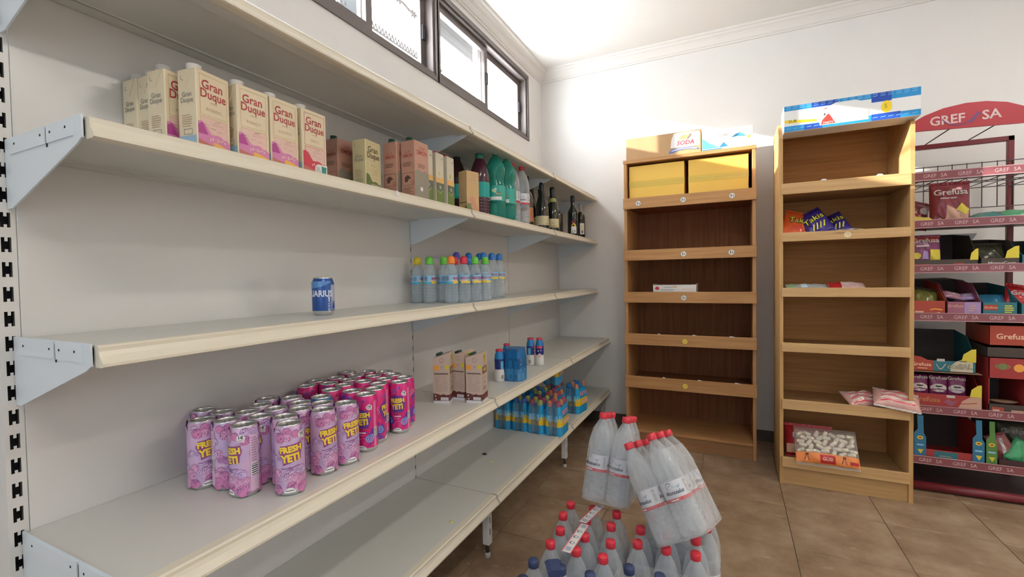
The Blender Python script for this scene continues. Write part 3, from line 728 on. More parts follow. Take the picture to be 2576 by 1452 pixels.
pr.rect(0.036, 0.014, 0.045, 0.150, m_rstrip, 1, nx=2); pr.lines(0.037, 0.044, 0.02, 0.145, 26, m_sp2, 2, 0.5, 2); pr.barcode(0.035, 0.046, 0.047, 0.072, m_bub, m_ink, 4, 6, True)
pr.poly([(-0.014, 0.010), (0.014, 0.010), (0.012, 0.017), (0.005, 0.0215), (-0.005, 0.0215), (-0.012, 0.017)], m_bub, 3); pr.rect(-0.009, 0.0155, 0.008, 0.017, m_ink, 4)
p_mag = can_proto('drink_can', 'x', 'can', m_swirl, pr)
PT = {20: -0.45, 13: 1.35, 19: -0.30, 18: -1.1, 14: -0.4, 15: 0.4}
rk = image_rank(MAGE)
for i, (x, y) in enumerate(MAGE):
    lab = 'magenta swirl-pattern drink can, %s from the left of the magenta cans' % ORD[rk[i]]
    rz = atan_cam(x, y)+PI/2+PT.get(i, rng.uniform(-2, 2))
    if i == 0:
        o = p_mag; o.location = (x, y, ZD); o.rotation_euler = (0, 0, rz); tag(o, lab, 'can', 'magenta drink cans on the fourth tier')
    else: dup(p_mag, (x, y, ZD), rz, lab)
pr = Print(); pr.text('FRESH', 0, 0.110, 0.019, m_ltxt, 3, bold=0.035, sx=0.92); pr.text('YETI', 0, 0.09, 0.023, m_ltxt, 3, bold=0.035, sx=0.84)
o = can_proto('drink_can', 'blue drink can standing between the pink and the magenta cans', 'can', mat('can_blue', (0.03, 0.20, 0.46), 0.27, metal=0.15, noise=0.3, nscale=40), pr)
o.location = (*BLUE[0], ZD)
# ---- the lone blue can on the third tier
pr = Print(); m_lb = mat('can_pale_blue', (0.10, 0.26, 0.58), 0.3, metal=0.1)
m_wl = mat('can_white_ink', (0.72, 0.76, 0.84), 0.4); m_greyp = mat('can_grey_panel', (0.30, 0.32, 0.46), 0.4)
pr.poly([(-0.05, 0.082), (-0.02, 0.085), (0.0, 0.090), (0.022, 0.100), (0.022, 0.104), (-0.05, 0.104)], m_lb, 1)
pr.text('AQUARIUS', -0.024, 0.066, 0.0265, m_wl, 2, bold=0.03, sx=0.80)
pr.text('RECICLAME', 0.0165, 0.034, 0.0095, m_wl, 2, bold=0.02, rot=PI/2)
pr.rect(0.023, 0.016, 0.058, 0.094, m_greyp, 1, nx=4); pr.lines(0.025, 0.050, 0.050, 0.092, 14, m_wl, 2, 0.35, 6); pr.rect(0.025, 0.046, 0.05, 0.0475, m_wl, 2)
pr.poly([(0.026, 0.020), (0.040, 0.020), (0.040, 0.034), (0.036, 0.042), (0.034, 0.034), (0.030, 0.036)], m_blue, 2)
o = can_proto('drink_can', 'short blue drink can standing alone on the third tier', 'can', mat('can_royal_blue', (0.022, 0.085, 0.33), 0.26, metal=0.2, noise=0.12, nscale=20), pr, 0.0325, 0.116, seg=32)
o.location = (0.169, -0.652, ZC); o.rotation_euler = (0, 0, atan_cam(0.169, -0.652)+PI/2+0.02)

# ------------------------------------------------------------------ bottles
def bottle_parts(parent, prof, mat_body, cap_prof, mat_cap, label=None, seg=20, name='bottle_body', capname='cap'):
    """label: (z0, z1, r, print or None, material)"""
    MB().lathe(prof, seg).build(name, mat_body, parent)
    MB().lathe(cap_prof, max(10, seg-6)).build(capname, mat_cap, parent)
    if label:
        z0, z1, r, pr_, ml = label
        mb = MB().lathe([(r, z0), (r, z1)], seg)
        mats = [ml]
        if pr_:
            pr_.into(mb, on_cyl(r, -PI/2, z0), 1); mats = [ml]+pr_.mats
        mb.build('label', mats, parent)
def ribs(z0, z1, n, r, d):
    out = []
    for k in range(n):
        a = z0+(z1-z0)*k/n; h = (z1-z0)/n
        out += [(r, a), (r, a+h*0.55), (r-d, a+h*0.78)]
    out.append((r, z1)); return out
m_pet = clear_mat('clear_pet', (0.93, 0.96, 0.98), 0.72, 0.08, (0.62, 0.70, 0.76))
m_pet2 = clear_mat('clear_pet_big', (0.95, 0.97, 0.985), 0.74, 0.07, (0.74, 0.78, 0.82))
m_lblue = mat('label_sky', (0.25, 0.55, 0.78), 0.45); m_lcyan = mat('label_cyan', (0.06, 0.42, 0.66), 0.45); m_lyel = mat('label_yellow', (0.85, 0.60, 0.06), 0.45); m_lpk = mat('label_crimson', (0.55, 0.06, 0.16), 0.45); m_lpeach = mat('label_peach', (0.80, 0.52, 0.36), 0.45)
def sport_cap(z, s=1.0): return [(0.0145*s, z), (0.0178*s, z+0.001), (0.0178*s, z+0.006), (0.0168*s, z+0.007), (0.0175*s, z+0.009), (0.0172*s, z+0.020), (0.0145*s, z+0.028), (0.0095*s, z+0.033), (0.0055*s, z+0.0345), (0, z+0.0345)]
def bez_prof(r, h): # up to the neck at h
    return [(0, 0.004), (r*0.72, 0.0), (r*0.96, 0.006), (r, 0.012)]+ribs(0.014, h*0.46, 5, r, 0.0022)+[(r-0.001, h*0.475), (r-0.001, h*0.69), (r, h*0.70), (r*0.97, h*0.75), (r*0.80, h*0.86), (r*0.52, h*0.965), (0.0135, h*0.985), (0.0135, h+0.004)]
def bez_print(r, rz=0):
    p = Print()
    p.rect(-0.09, 0.0, 0.09, 0.008, m_lcyan, 1, nx=24)
    p.rect(0.004, 0.001, 0.055, 0.010, m_lyel, 2, nx=8); p.rect(-0.004, 0.010, 0.030, 0.016, m_lpeach, 2, nx=5)
    p.text('BEZOYA', 0.028, 0.023, 0.0135, m_lpk, 3, bold=0.03, sx=0.95)
    p.barcode(-0.032, 0.012, -0.012, 0.034, m_bub, mat('barcode_blue', (0.10, 0.16, 0.30), 0.5), 2, 9)
    p.text('BEZOYA', -0.062, 0.023, 0.0135, m_lpk, 3, bold=0.03, sx=0.95)
    return p
capcol = {'y': ('yellow', (0.80, 0.62, 0.03)), 'g': ('green', (0.14, 0.55, 0.06)), 'r': ('red', (0.62, 0.03, 0.06)), 'o': ('orange', (0.88, 0.25, 0.03)), 'b': ('blue', (0.02, 0.20, 0.62)), 'v': ('violet-blue', (0.10, 0.10, 0.50))}
capm = {k: mat('cap_'+v[0], v[1], 0.35) for k, v in capcol.items()}
def bez_proto(r, h):
    t = thing('water_bottle', 'x', 'bottle')
    bottle_parts(t, bez_prof(r, h), m_pet, sport_cap(h-0.004, 1.0), capm['b'], (h*0.485, h*0.485+0.036, r, bez_print(r), m_lblue), 20)
    return t
SM = dict(r=0.0285, h=0.172); TL = dict(r=0.0325, h=0.202)
p_sm, p_tl = bez_proto(**SM), bez_proto(**TL)
BEZ = [('y', 0.062, -0.036, 0), ('g', 0.129, -0.040, 0), ('o', 0.231, -0.024, 0), ('g', 0.163, 0.022, 0), ('r', 0.180, 0.083, 0), ('r', 0.255, 0.040, 0), ('g', 0.270, 0.110, 0), ('g', 0.285, 0.178, 0), ('b', 0.215, 0.150, 0), ('v', 0.115, 0.200, 1), ('b', 0.130, 0.290, 1), ('b', 0.145, 0.370, 1), ('b', 0.200, 0.316, 1), ('b', 0.205, 0.395, 1), ('b', 0.200, 0.485, 1)]
cnt = {}
order = sorted(range(len(BEZ)), key=lambda i: image_rank([(b[1], b[2]) for b in BEZ])[i])
tot = {}
for b in BEZ: tot[(b[0], b[3])] = tot.get((b[0], b[3]), 0)+1
first = {0: True, 1: True}
for i in order:
    c, x, y, tl = BEZ[i]; cnt[(c, tl)] = cnt.get((c, tl), 0)+1
    nm = capcol[c][0]; size = 'taller' if tl else 'small'
    lab = '%s clear water bottle with a %s sports cap on the third tier' % (size, nm)
    if tot[(c, tl)] > 1: lab = '%s clear water bottle on the third tier, %s %s cap from the left' % (size, ORD[cnt[(c, tl)]], nm)
    rz = atan_cam(x, y)+PI/2+{0: 0.35, 1: 0.15, 2: 0.1, 3: 0.6}.get(i, rng.uniform(-0.9, -0.4))
    src = p_tl if tl else p_sm
    if first[tl]:
        first[tl] = False; o = src; o.location = (x, y, ZC); o.rotation_euler = (0, 0, rz); tag(o, lab, 'bottle', 'clear water bottles on the third tier')
    else: o = dup(src, (x, y, ZC), rz, lab)
    for ch in o.children:
        if ch.name.startswith('cap'):
            me = ch.data.copy(); me.materials.clear(); me.materials.append(capm[c]); ch.data = me

# ------------------------------------------------------------------ cartons (front = local -Y)
m_cream = mat('carton_cream', (0.72, 0.62, 0.44), 0.42, noise=0.03, nscale=20); m_creamy = mat('carton_pale_yellow', (0.66, 0.58, 0.33), 0.42)
m_rose = mat('wine_red_ink', (0.42, 0.045, 0.055), 0.5); m_tan = mat('tan_ink', (0.50, 0.36, 0.24), 0.5); m_gry = mat('grey_ink', (0.30, 0.28, 0.25), 0.6)
m_pk = mat('print_pink', (0.62, 0.22, 0.42), 0.45); m_pkd = mat('print_plum', (0.42, 0.06, 0.26), 0.45); m_orc = mat('print_ochre', (0.78, 0.42, 0.08), 0.45); m_skyp = mat('print_blush', (0.74, 0.50, 0.44), 0.45); m_bluep = mat('print_pale_blue', (0.32, 0.50, 0.64), 0.45); m_hill = mat('print_brick', (0.48, 0.16, 0.12), 0.45); m_gold = mat('print_gold', (0.56, 0.42, 0.16), 0.5); m_leaf = mat('print_moss', (0.16, 0.20, 0.07), 0.5); m_capw = mat('cap_white', (0.76, 0.72, 0.68), 0.45); m_crim = mat('print_crimson', (0.56, 0.04, 0.07), 0.45)
def carton(name, label, cat, w, d, h, m_body, faces, cap=None, seam=True, group=None):
    """faces: list of (side, Print) with side in front/left/right; Print origin at the lower left corner of that face"""
    t = thing(name, label, cat, group=group)
    mb = MB().bbox((-w/2, -d/2, 0), (w/2, d/2, h), 0.002)
    if seam:
        mb.box((-w/2+0.002, -0.0012, h), (w/2-0.002, 0.0012, h+0.002))
    bo = mb.build('carton_body', m_body, t)
    fr = {'front': ((-w/2, -d/2, 0), (1, 0, 0)), 'left': ((-w/2, d/2, 0), (0, -1, 0)), 'right': ((w/2, -d/2, 0), (0, 1, 0))}
    mats = []; mb = MB()
    for sd, p in faces:
        o_, u_ = fr[sd]; n0 = len(mats)
        fn = on_plane(o_, u_, (0, 0, 1), 0.00035)
        for vs, fs, mi, ly in p.items:
            mb.add([fn(x, y, ly) for x, y in vs], fs, mi+n0)
        mats += p.mats
    mb.build('carton_print', mats, t)
    # folded triangular ears on the two ends
    for s in (-1, 1):
        MB().prism([(-d*0.38, h-0.003), (d*0.38, h-0.003), (0, h-d*0.72)][::s], s*(w/2), s*(w/2+0.0012), 'X').build('folded_ear', m_body, t)
    if cap:
        cx, cy, r, hh, mc = cap
        MB().lathe([(r*1.15, h+0.001), (r*1.15, h+0.003), (r, h+0.004), (r, h+hh), (0, h+hh)], 14, mx=Matrix.Translation((cx, cy, 0))).build('cap', mc, t)
    return t
def gran_duque(variant):
    w, d, h = 0.084, 0.056, 0.193
    fc = {'rosado': (m_pk, m_pkd, m_rose), 'tinto': (m_crim, m_crim, m_rose), 'blanco': (m_leaf, m_leaf, mat('ink_brown', (0.10, 0.08, 0.05), .5))}[variant]
    body = m_creamy if variant == 'blanco' else m_cream
    line = m_rose if variant == 'tinto' else m_gold
    p = Print()
    p.frame(0.008, h*0.48, w-0.008, h-0.010, 0.0009, line, 1); p.frame(0.008, 0.02, w-0.008, h*0.46, 0.0009, line, 1)
    p.text('Gran', w*0.47, h*0.835, 0.0285, fc[2], 2, bold=0.012, sx=0.92); p.text('Duque', w*0.49, h*0.728, 0.0285, fc[2], 2, bold=0.012, sx=0.84)
    p.stroke([(w*0.40, h*0.635), (w*0.46, h*0.645), (w*0.52, h*0.64), (w*0.60, h*0.632)], 0.0016, m_tan, 2)
    p.text({'rosado': 'ROSADO', 'tinto': 'TINTO', 'blanco': 'Blanco'}[variant], w*0.5, h*0.555, 0.0095, m_tan, 2)
    if variant != 'blanco': p.rect(0.009, h*0.20, w-0.009, h*0.455, m_skyp, 1)
    r = random.Random(5)
    for k in range(9):
        x, y = r.uniform(0.014, w-0.03), r.uniform(h*0.30, h*0.44); p.stroke([(x, y), (x+0.006, y+0.002), (x+0.014, y+0.0005)], 0.0011, m_tan, 2)
    hp = [(0.002, 0.001)]+[(0.002+(w-0.004)*k/10, h*(0.345-0.014*k)+[0.012, 0.018, 0.016, 0.004, -0.006, -0.002, 0.004, 0.006, 0.003, 0.007, 0.0][k]*0.7) for k in range(11)]+[(w-0.002, 0.001)]
    p.poly(hp[::-1], fc[0], 2)
    p.poly([(0.002, h*0.25), (0.026, h*0.25), (0.018, h*0.33), (0.012, h*0.385), (0.002, h*0.35)], fc[1], 3)
    for k in range(7): p.rect(0.030+0.006*k, h*0.19+0.002*(k % 3), 0.0335+0.006*k, h*0.22+0.003*(k % 2), m_skyp, 3)
    p.poly([(0.036, 0.001), (w-0.002, 0.001), (w-0.002, h*0.13), (w*0.66, h*0.17), (w*0.48, h*0.185)], m_orc, 3)
    p.poly([(0.002, 0.001), (0.066, 0.001), (0.036, h*0.14), (0.002, h*0.18)], m_hill, 4)
    q = Print(); Dd = d
    q.text('Gran', Dd*0.5, h*0.70, 0.0165, m_gry, 2, bold=0.006, sx=0.9); q.text('Duque', Dd*0.5, h*0.635, 0.0165, m_gry, 2, bold=0.006, sx=0.85)
    q.lines(Dd*0.22, Dd*0.80, h*0.33, h*0.48, 6, m_tan, 2, 0.4, 3)
    q.ring(Dd*0.28, h*0.90, 0.0055, 0.001, m_gry, 2); q.frame(Dd*0.3, h*0.235, Dd*0.75, h*0.30, 0.001, m_gry, 2)
    if variant != 'blanco': q.rect(0.002, 0.001, Dd-0.002, h*0.22, m_bluep, 2)
    if variant == 'blanco': q.lines(Dd*0.2, Dd*0.8, h*0.12, h*0.30, 7, m_gry, 2, 0.3, 9)
    if variant == 'tinto':
        p.poly([(w*0.48, 0.001), (w-0.001, 0.001), (w-0.001, h*0.235), (w*0.60, h*0.235), (w*0.48, h*0.19)], m_paper, 5)
        p.poly([(w*0.76, h*0.10), (w*0.93, h*0.11), (w*0.96, h*0.21), (w*0.74, h*0.215)], mat('print_green', (0.03, 0.24, 0.20), .5), 6)
        p.lines(w*0.51, w*0.72, h*0.11, h*0.20, 4, m_gry, 6, 0.4, 2); p.lines(w*0.51, w*0.72, h*0.02, h*0.09, 3, m_ink, 6, 0.55, 2); p.disc(w*0.86, h*0.04, 0.006, m_crim, 6, ry=0.004)
    return carton('wine_carton', 'x', 'carton', w, d, h, body, [('front', p), ('left', q)], (-w*0.22, 0.006, 0.0155, 0.017, m_capw))
gr = 'wine cartons on the second tier'
gd = gran_duque('rosado'); R90 = PI/2
spots = [(0.203, -1.012, 0.15, 'cream rosé wine carton with pink hills, nearest the shelf end'), (0.208, -0.913, 0.0, 'cream rosé wine carton, second from the left in the front row'), (0.209, -0.825, 0.0, 'cream rosé wine carton, third from the left in the front row'),
         (0.137, -1.040, 0.14, 'cream wine carton standing just behind the front row'), (0.0835, -1.034, 0.05, 'cream wine carton halfway back, mostly hidden by its neighbour'), (0.032, -1.040, 0.04, 'cream wine carton at the very back beside the panel')]
for i, (x, y, a, lab) in enumerate(spots):
    if i == 0: o = gd; o.location = (x, y, ZB); o.rotation_euler = (0, 0, R90+a); tag(o, lab, 'carton', gr)
    else: dup(gd, (x, y, ZB), R90+a, lab, gr)
o = gran_duque('tinto'); o.location = (0.212, -0.731, ZB); o.rotation_euler = (0, 0, R90); tag(o, 'cream red-wine carton with a white corner label, right end of front row', 'carton', gr)
o = gran_duque('blanco'); o.location = (0.158, -0.436, ZB); o.rotation_euler = (0, 0, R90+0.08); tag(o, 'pale yellow white-wine carton with green print, standing apart', 'carton', gr)
for ch in list(o.children):
    if ch.name.startswith('cap'): bpy.data.objects.remove(ch)
# pink-brown wine cartons
m_dsb = mat('carton_pink_brown', (0.50, 0.27, 0.20), 0.45, noise=0.04, nscale=15); m_dst = mat('ds_red_ink', (0.42, 0.07, 0.06), 0.5); m_dsk = mat('ds_dark_ink', (0.10, 0.055, 0.045), 0.5); m_dsg = mat('ds_grey_field', (0.28, 0.25, 0.20), 0.5); m_capg = mat('cap_dark_green', (0.03, 0.075, 0.05), 0.4)
def don_simon():
    w, d, h = 0.082, 0.062, 0.205
    q = Print()
    q.text('DON', d*0.5, h*0.80, 0.009, m_dst, 2, bold=0.01); q.text('SIMON', d*0.5, h*0.735, 0.0165, m_dst, 2, bold=0.02, sx=0.85)
    q.lines(d*0.15, d*0.85, h*0.56, h*0.64, 3, m_dsk, 2, 0.3, 3); q.frame(d*0.08, h*0.22, d*0.92, h*0.44, 0.0009, m_dsk, 2)
    q.poly([(d*0.28, h*0.28), (d*0.45, h*0.28), (d*0.55, h*0.33), (d*0.72, h*0.34), (d*0.6, h*0.38), (d*0.42, h*0.40), (d*0.25, h*0.36)], m_dsk, 2); q.ring(d*0.80, h*0.27, 0.006, 0.0009, m_dsk, 2)
    q.lines(d*0.12, d*0.85, h*0.04, h*0.20, 7, m_dsk, 2, 0.25, 8)
    q.poly([(d*0.25, h-0.004), (d*0.5, h*0.86), (d*0.52, h*0.86), (d*0.30, h-0.004)], m_dsk, 1)
    p = Print()
    p.rect(0.001, 0.001, w-0.001, h*0.46, m_dsg, 1); p.poly([(0.001, h*0.46), (w-0.001, h*0.46), (w-0.02, h*0.50), (w*0.5, h*0.47), (0.02, h*0.51)], m_dsg, 1)
    p.text('DON', w*0.5, h*0.88, 0.012, m_dst, 2, bold=0.01); p.text('SIMON', w*0.5, h*0.80, 0.022, m_dst, 2, bold=0.02, sx=0.85); p.disc(w*0.45, h*0.17, 0.008, m_paper, 2); p.lines(w*0.2, w*0.8, h*0.54, h*0.62, 3, m_dsk, 2, 0.3, 3)
    t = carton('wine_carton', 'x', 'carton', w, d, h, m_dsb, [('left', q), ('front', p)], (-w*0.30, 0.004, 0.0115, 0.014, m_capg))
    return t
gr2 = 'pink-brown wine cartons on the second tier'
ds = don_simon(); ds.location = (0.203, -0.326, ZB); ds.rotation_euler = (0, 0, R90); tag(ds, 'pink-brown wine carton with dark cap, middle one of three', 'carton', gr2)
dup(ds, (0.272, -0.312, ZB), R90, 'pink-brown wine carton with a grey landscape, nearest the green cartons', gr2)
dup(ds, (0.052, -0.455, ZB-0.0), R90, 'pink-brown wine carton half hidden behind the pale yellow carton', gr2)
# white and green juice cartons
m_jw = mat('juice_white', (0.62, 0.58, 0.46), 0.3); m_jo = mat('juice_orange', (0.72, 0.42, 0.12), 0.4); m_jg = mat('juice_green', (0.12, 0.20, 0.045), 0.4); m_jd = mat('juice_dark', (0.10, 0.13, 0.10), 0.4)
def juice():
    w, d, h = 0.055, 0.085, 0.212
    p = Print()
    p.rect(0.001, 0.001, w-0.001, h*0.30, m_jg, 1); p.rect(0.001, h*0.30, w-0.001, h*0.44, m_jd, 1); p.rect(0.001, h*0.44, w-0.001, h*0.54, m_jo, 1)
    p.ring(w*0.5, h*0.36, 0.008, 0.0014, m_jw, 2); p.disc(w*0.5, h*0.36, 0.004, m_jw, 2); p.stroke([(w*0.15, h*0.30), (w*0.5, h*0.24), (w*0.85, h*0.32)], 0.0016, m_jw, 2)
    p.disc(w*0.4, h*0.62, 0.006, mat('juice_lime', (0.5, 0.55, 0.05), .4), 2, ry=0.009); p.disc(w*0.75, h*0.90, 0.004, m_gry, 2)
    return carton('juice_carton', 'x', 'carton', w, d, h, m_jw, [('front', p)], (0.004, -d*0.22, 0.011, 0.010, mat('cap_red', (0.55, 0.02, 0.05), 0.4)))
jc = juice(); gr3 = 'white and green juice cartons on the second tier'
jc.location = (0.215, -0.206, ZB); jc.rotation_euler = (0, 0, R90-0.1); tag(jc, 'white and green juice carton, left one of three', 'carton', gr3)
dup(jc, (0.218, -0.136, ZB), R90, 'white and green juice carton, middle one of three', gr3); dup(jc, (0.222, -0.066, ZB), R90+0.05, 'white and green juice carton, right one of three', gr3)
# short tan carton
m_tanb = mat('carton_tan', (0.60, 0.40, 0.19), 0.45, noise=0.05, nscale=12); w, d, h = 0.076, 0.052, 0.178
p = Print(); p.text('VIÑA', w*0.55, h*0.90, 0.013, m_tan, 2); p.text('DE MESA', w*0.52, h*0.77, 0.011, m_tan, 2)
p.disc(w*0.40, h*0.30, 0.017, mat('hand_skin', (0.62, 0.30, 0.20), 0.5), 2, ry=0.014)
for k in range(5): p.stroke([(w*(0.38+0.06*k), h*0.24), (w*(0.45+0.09*k), h*0.12), (w*(0.50+0.095*k), h*0.02)], 0.005, mat('hand_skin', (0.62, 0.30, 0.20), 0.5), 2)
p.rect(0.001, h*0.16, w*0.35, h*0.20, m_leaf, 1); p.poly([(0.001, 0.001), (w*0.5, 0.001), (w*0.3, h*0.15), (0.001, h*0.16)], m_leaf, 1)
q = Print(); q.ring(d*0.4, h*0.91, 0.0065, 0.0012, m_gry, 2); q.rect(0.001, h*0.21, d-0.001, h*0.24, m_leaf, 1); q.poly([(d*0.4, 0.001), (d, 0.001), (d, h*0.16), (d*0.7, h*0.12)], m_leaf, 1); q.lines(d*0.2, d*0.8, h*0.3, h*0.6, 7, m_tan, 1, 0.25, 3)
o = carton('wine_carton', 'short tan wine carton with a printed hand, beside the purple bottle', 'carton', w, d, h, m_tanb, [('front', p), ('left', q)]); o.location = (0.266, 0.078, ZB); o.rotation_euler = (0, 0, R90-0.25)
# bottles at the right half of the second tier
def one_bottle(name, label, cat, loc, prof, mb_, cap, mc, lab=None, rz=None, seg=22, group=None):
    t = thing(name, label, cat, loc, atan_cam(loc[0], loc[1])+PI/2 if rz is None else rz, group)
    bottle_parts(t, prof, mb_, cap, mc, lab, seg); return t
def flat_cap(z0, z1, r): return [(r*0.95, z0), (r, z0+0.001), (r, z1-0.002), (r*0.92, z1), (0, z1)]
m_wine = mat('dark_wine_plastic', (0.055, 0.008, 0.022), 0.14, coat=0.3); m_capgr = mat('soda_cap_green', (0.01, 0.15, 0.10), 0.4); m_teal = mat('label_teal', (0.0, 0.36, 0.34), 0.4)
pf = [(0, 0.004), (0.040, 0), (0.047, 0.008)]+ribs(0.012, 0.085, 5, 0.048, 0.003)+[(0.047, 0.09), (0.047, 0.165), (0.048, 0.17), (0.047, 0.20), (0.042, 0.225), (0.030, 0.262), (0.021, 0.278), (0.0195, 0.285)]
one_bottle('wine_bottle', 'big dark purple plastic bottle with teal label and green cap', 'bottle', (0.225, 0.250, ZB), pf, m_wine, flat_cap(0.278, 0.304, 0.0215), m_capgr, (0.092, 0.163, 0.0478, None, m_teal))
one_bottle('wine_bottle', 'dark bottle with black cap hidden behind the juice cartons', 'bottle', (0.105, 0.235, ZB), pf, mat('dark_brown_plastic', (0.04, 0.015, 0.015), 0.15), flat_cap(0.278, 0.300, 0.019), mat('cap_black', (0.01, 0.015, 0.014), 0.4), (0.092, 0.163, 0.0478, None, m_teal))
m_grn = clear_mat('green_pet', (0.30, 0.80, 0.68), 0.60, 0.08, (0.04, 0.36, 0.29))
pfg = [(0, 0.006), (0.034, 0), (0.046, 0.012), (0.049, 0.03), (0.049, 0.10), (0.045, 0.115), (0.045, 0.165), (0.040, 0.185), (0.041, 0.195), (0.048, 0.225), (0.0485, 0.245), (0.042, 0.272), (0.026, 0.300), (0.0145, 0.312), (0.0135, 0.325)]
p = Print(); p.rect(-0.028, 0.004, 0.03, 0.020, m_paper, 1, nx=6); p.disc(0.012, 0.034, 0.014, m_leaf, 2, ry=0.008); p.text('Rives', 0.012, 0.034, 0.011, m_paper, 3); p.disc(-0.012, 0.05, 0.008, mat('flower', (0.65, 0.72, 0.45), .5), 2); p.disc(-0.002, 0.056, 0.006, mat('flower', (0.65, 0.72, 0.45), .5), 2); p.disc(-0.004, 0.044, 0.006, mat('flower', (0.65, 0.72, 0.45), .5), 2)
m_grl = mat('label_green', (0.03, 0.36, 0.30), 0.4)
g1 = one_bottle('soda_bottle', 'green soda bottle with green cap, beside the purple bottle', 'bottle', (0.258, 0.352, ZB), pfg, m_grn, flat_cap(0.318, 0.341, 0.0155), m_capgr, (0.085, 0.160, 0.0496, p, m_grl), group='green soda bottles')
dup(g1, (0.268, 0.452, ZB), atan_cam(0.268, 0.452)+PI/2-0.35, 'green soda bottle with green cap, beside the clear bottles')
# 1.5 litre water, as also piled on the floor
m_wlab = mat('water_label', (0.70, 0.71, 0.76), 0.45); m_redb = mat('label_red', (0.55, 0.03, 0.05), 0.45); m_wblue = mat('label_pale_blue', (0.36, 0.50, 0.64), 0.5); m_capr = mat('cap_bright_red', (0.68, 0.035, 0.06), 0.35)
pfw = [(0, 0.008), (0.022, 0.003), (0.033, 0), (0.041, 0.009), (0.043, 0.018)]+ribs(0.022, 0.10, 5, 0.0435, 0.0028)+[(0.0425, 0.104), (0.0425, 0.168), (0.0435, 0.172), (0.042, 0.185), (0.0435, 0.198), (0.0425, 0.212), (0.038, 0.236), (0.028, 0.268), (0.0165, 0.290), (0.0135, 0.296), (0.0135, 0.304)]
WCAP = flat_cap(0.298, 0.320, 0.0162)
def water_print():
    p = Print()
    p.rect(-0.125, 0.0, 0.125, 0.010, m_redb, 1, nx=24)
    for o_ in (-0.046, 0.046):
        p.text('Monssalus', o_, 0.026, 0.017, mat('navy_ink', (0.03, 0.05, 0.10), 0.5), 3, bold=0.012, shear=0.25, sx=0.88)
        p.ring(o_-0.012, 0.047, 0.010, 0.0014, mat('navy_ink', (0.03, 0.05, 0.10), 0.5), 2, a0=0.3, a1=4.4); p.poly([(o_-0.028, 0.036), (o_-0.01, 0.050), (o_+0.004, 0.042), (o_+0.026, 0.046), (o_+0.02, 0.036)], m_wblue, 1)
        p.rect(o_-0.022, 0.003, o_+0.004, 0.0065, m_paper, 3, nx=3)
    p.barcode(0.084, 0.016, 0.094, 0.056, m_wlab, m_gry, 2, 9, True); p.barcode(-0.004, 0.018, 0.006, 0.056, m_wlab, m_gry, 2, 9, True)
    return p
w1 = one_bottle('water_bottle', 'clear water bottle with red cap behind the green soda bottles', 'bottle', (0.255, 0.545, ZB), pfw, m_pet2, WCAP, m_capr, (0.106, 0.166, 0.0430, water_print(), m_wlab), group='large clear water bottles on the second tier')
w1.rotation_euler.z += 0.9
dup(w1, (0.270, 0.640, ZB), atan_cam(0.27, 0.64)+PI/2+0.85, 'clear water bottle with red cap, beside the dark wine bottles')
# dark glass bottles
m_dgl = mat('dark_glass', (0.008, 0.012, 0.009), 0.08, coat=0.4); m_lbl = mat('label_ivory', (0.62, 0.55, 0.34), 0.5); m_foil = mat('foil_dark', (0.02, 0.03, 0.03), 0.3, metal=0.3); m_gneck = mat('neck_olive', (0.30, 0.32, 0.10), 0.4)
champ = [(0, 0.012), (0.030, 0.0), (0.041, 0.003), (0.0425, 0.012), (0.0425, 0.115), (0.040, 0.145), (0.031, 0.185), (0.021, 0.222), (0.0155, 0.252), (0.0145, 0.268)]
chcap = [(0.0160, 0.225+0.02), (0.0158, 0.275), (0.0172, 0.279), (0.0172, 0.292), (0.014, 0.300), (0, 0.302)]
p = Print(); p.frame(-0.024, 0.004, 0.024, 0.054, 0.0008, m_gold, 1); p.rect(-0.03, 0.0, 0.03, 0.016, mat('label_sand', (0.45, 0.36, 0.20), 0.5), 1, nx=6); p.text('Brut', 0, 0.030, 0.012, m_gry, 2); p.lines(-0.018, 0.018, 0.036, 0.050, 3, m_gold, 2, 0.3, 2)
c1 = one_bottle('sparkling_wine_bottle', 'dark sparkling wine bottle standing in front, left of the pair', 'bottle', (0.240, 1.010, ZB), champ, m_dgl, chcap, m_foil, (0.030, 0.088, 0.0431, p, m_lbl), group='dark glass bottles on the second tier')
c1.rotation_euler.z += 1.25
dup(c1, (0.150, 1.055, ZB), 2.4, 'dark sparkling wine bottle behind the left front one')
c2 = dup(c1, (0.245, 1.185, ZB), atan_cam(0.245, 1.185)+PI/2+0.1, 'dark sparkling wine bottle with ivory label facing out, right of the pair')
MB().lathe([(0.0285, 0.200), (0.0215, 0.226)], 18).build('neck_label', m_gneck, c2)
dup(c1, (0.155, 1.200, ZB), 2.6, 'dark sparkling wine bottle behind the ivory-labelled one')
straight = [(0, 0.010), (0.030, 0), (0.036, 0.004), (0.037, 0.012), (0.037, 0.165), (0.034, 0.185), (0.017, 0.215), (0.0140, 0.228), (0.0140, 0.285)]
stcap = flat_cap(0.245, 0.297, 0.0152)
p = Print(); p.rect(-0.022, 0.0, 0.022, 0.062, m_paper, 1, nx=4); p.lines(-0.016, 0.016, 0.010, 0.05, 6, m_gry, 2, 0.3, 2)
one_bottle('wine_bottle', 'dark wine bottle with a tall white label beside the clear water', 'bottle', (0.235, 0.790, ZB), straight, m_dgl, stcap, m_foil, (0.030, 0.112, 0.0374, p, mat('label_rust', (0.40, 0.14, 0.06), 0.5)), group='dark glass bottles on the second tier').rotation_euler.z += -0.5
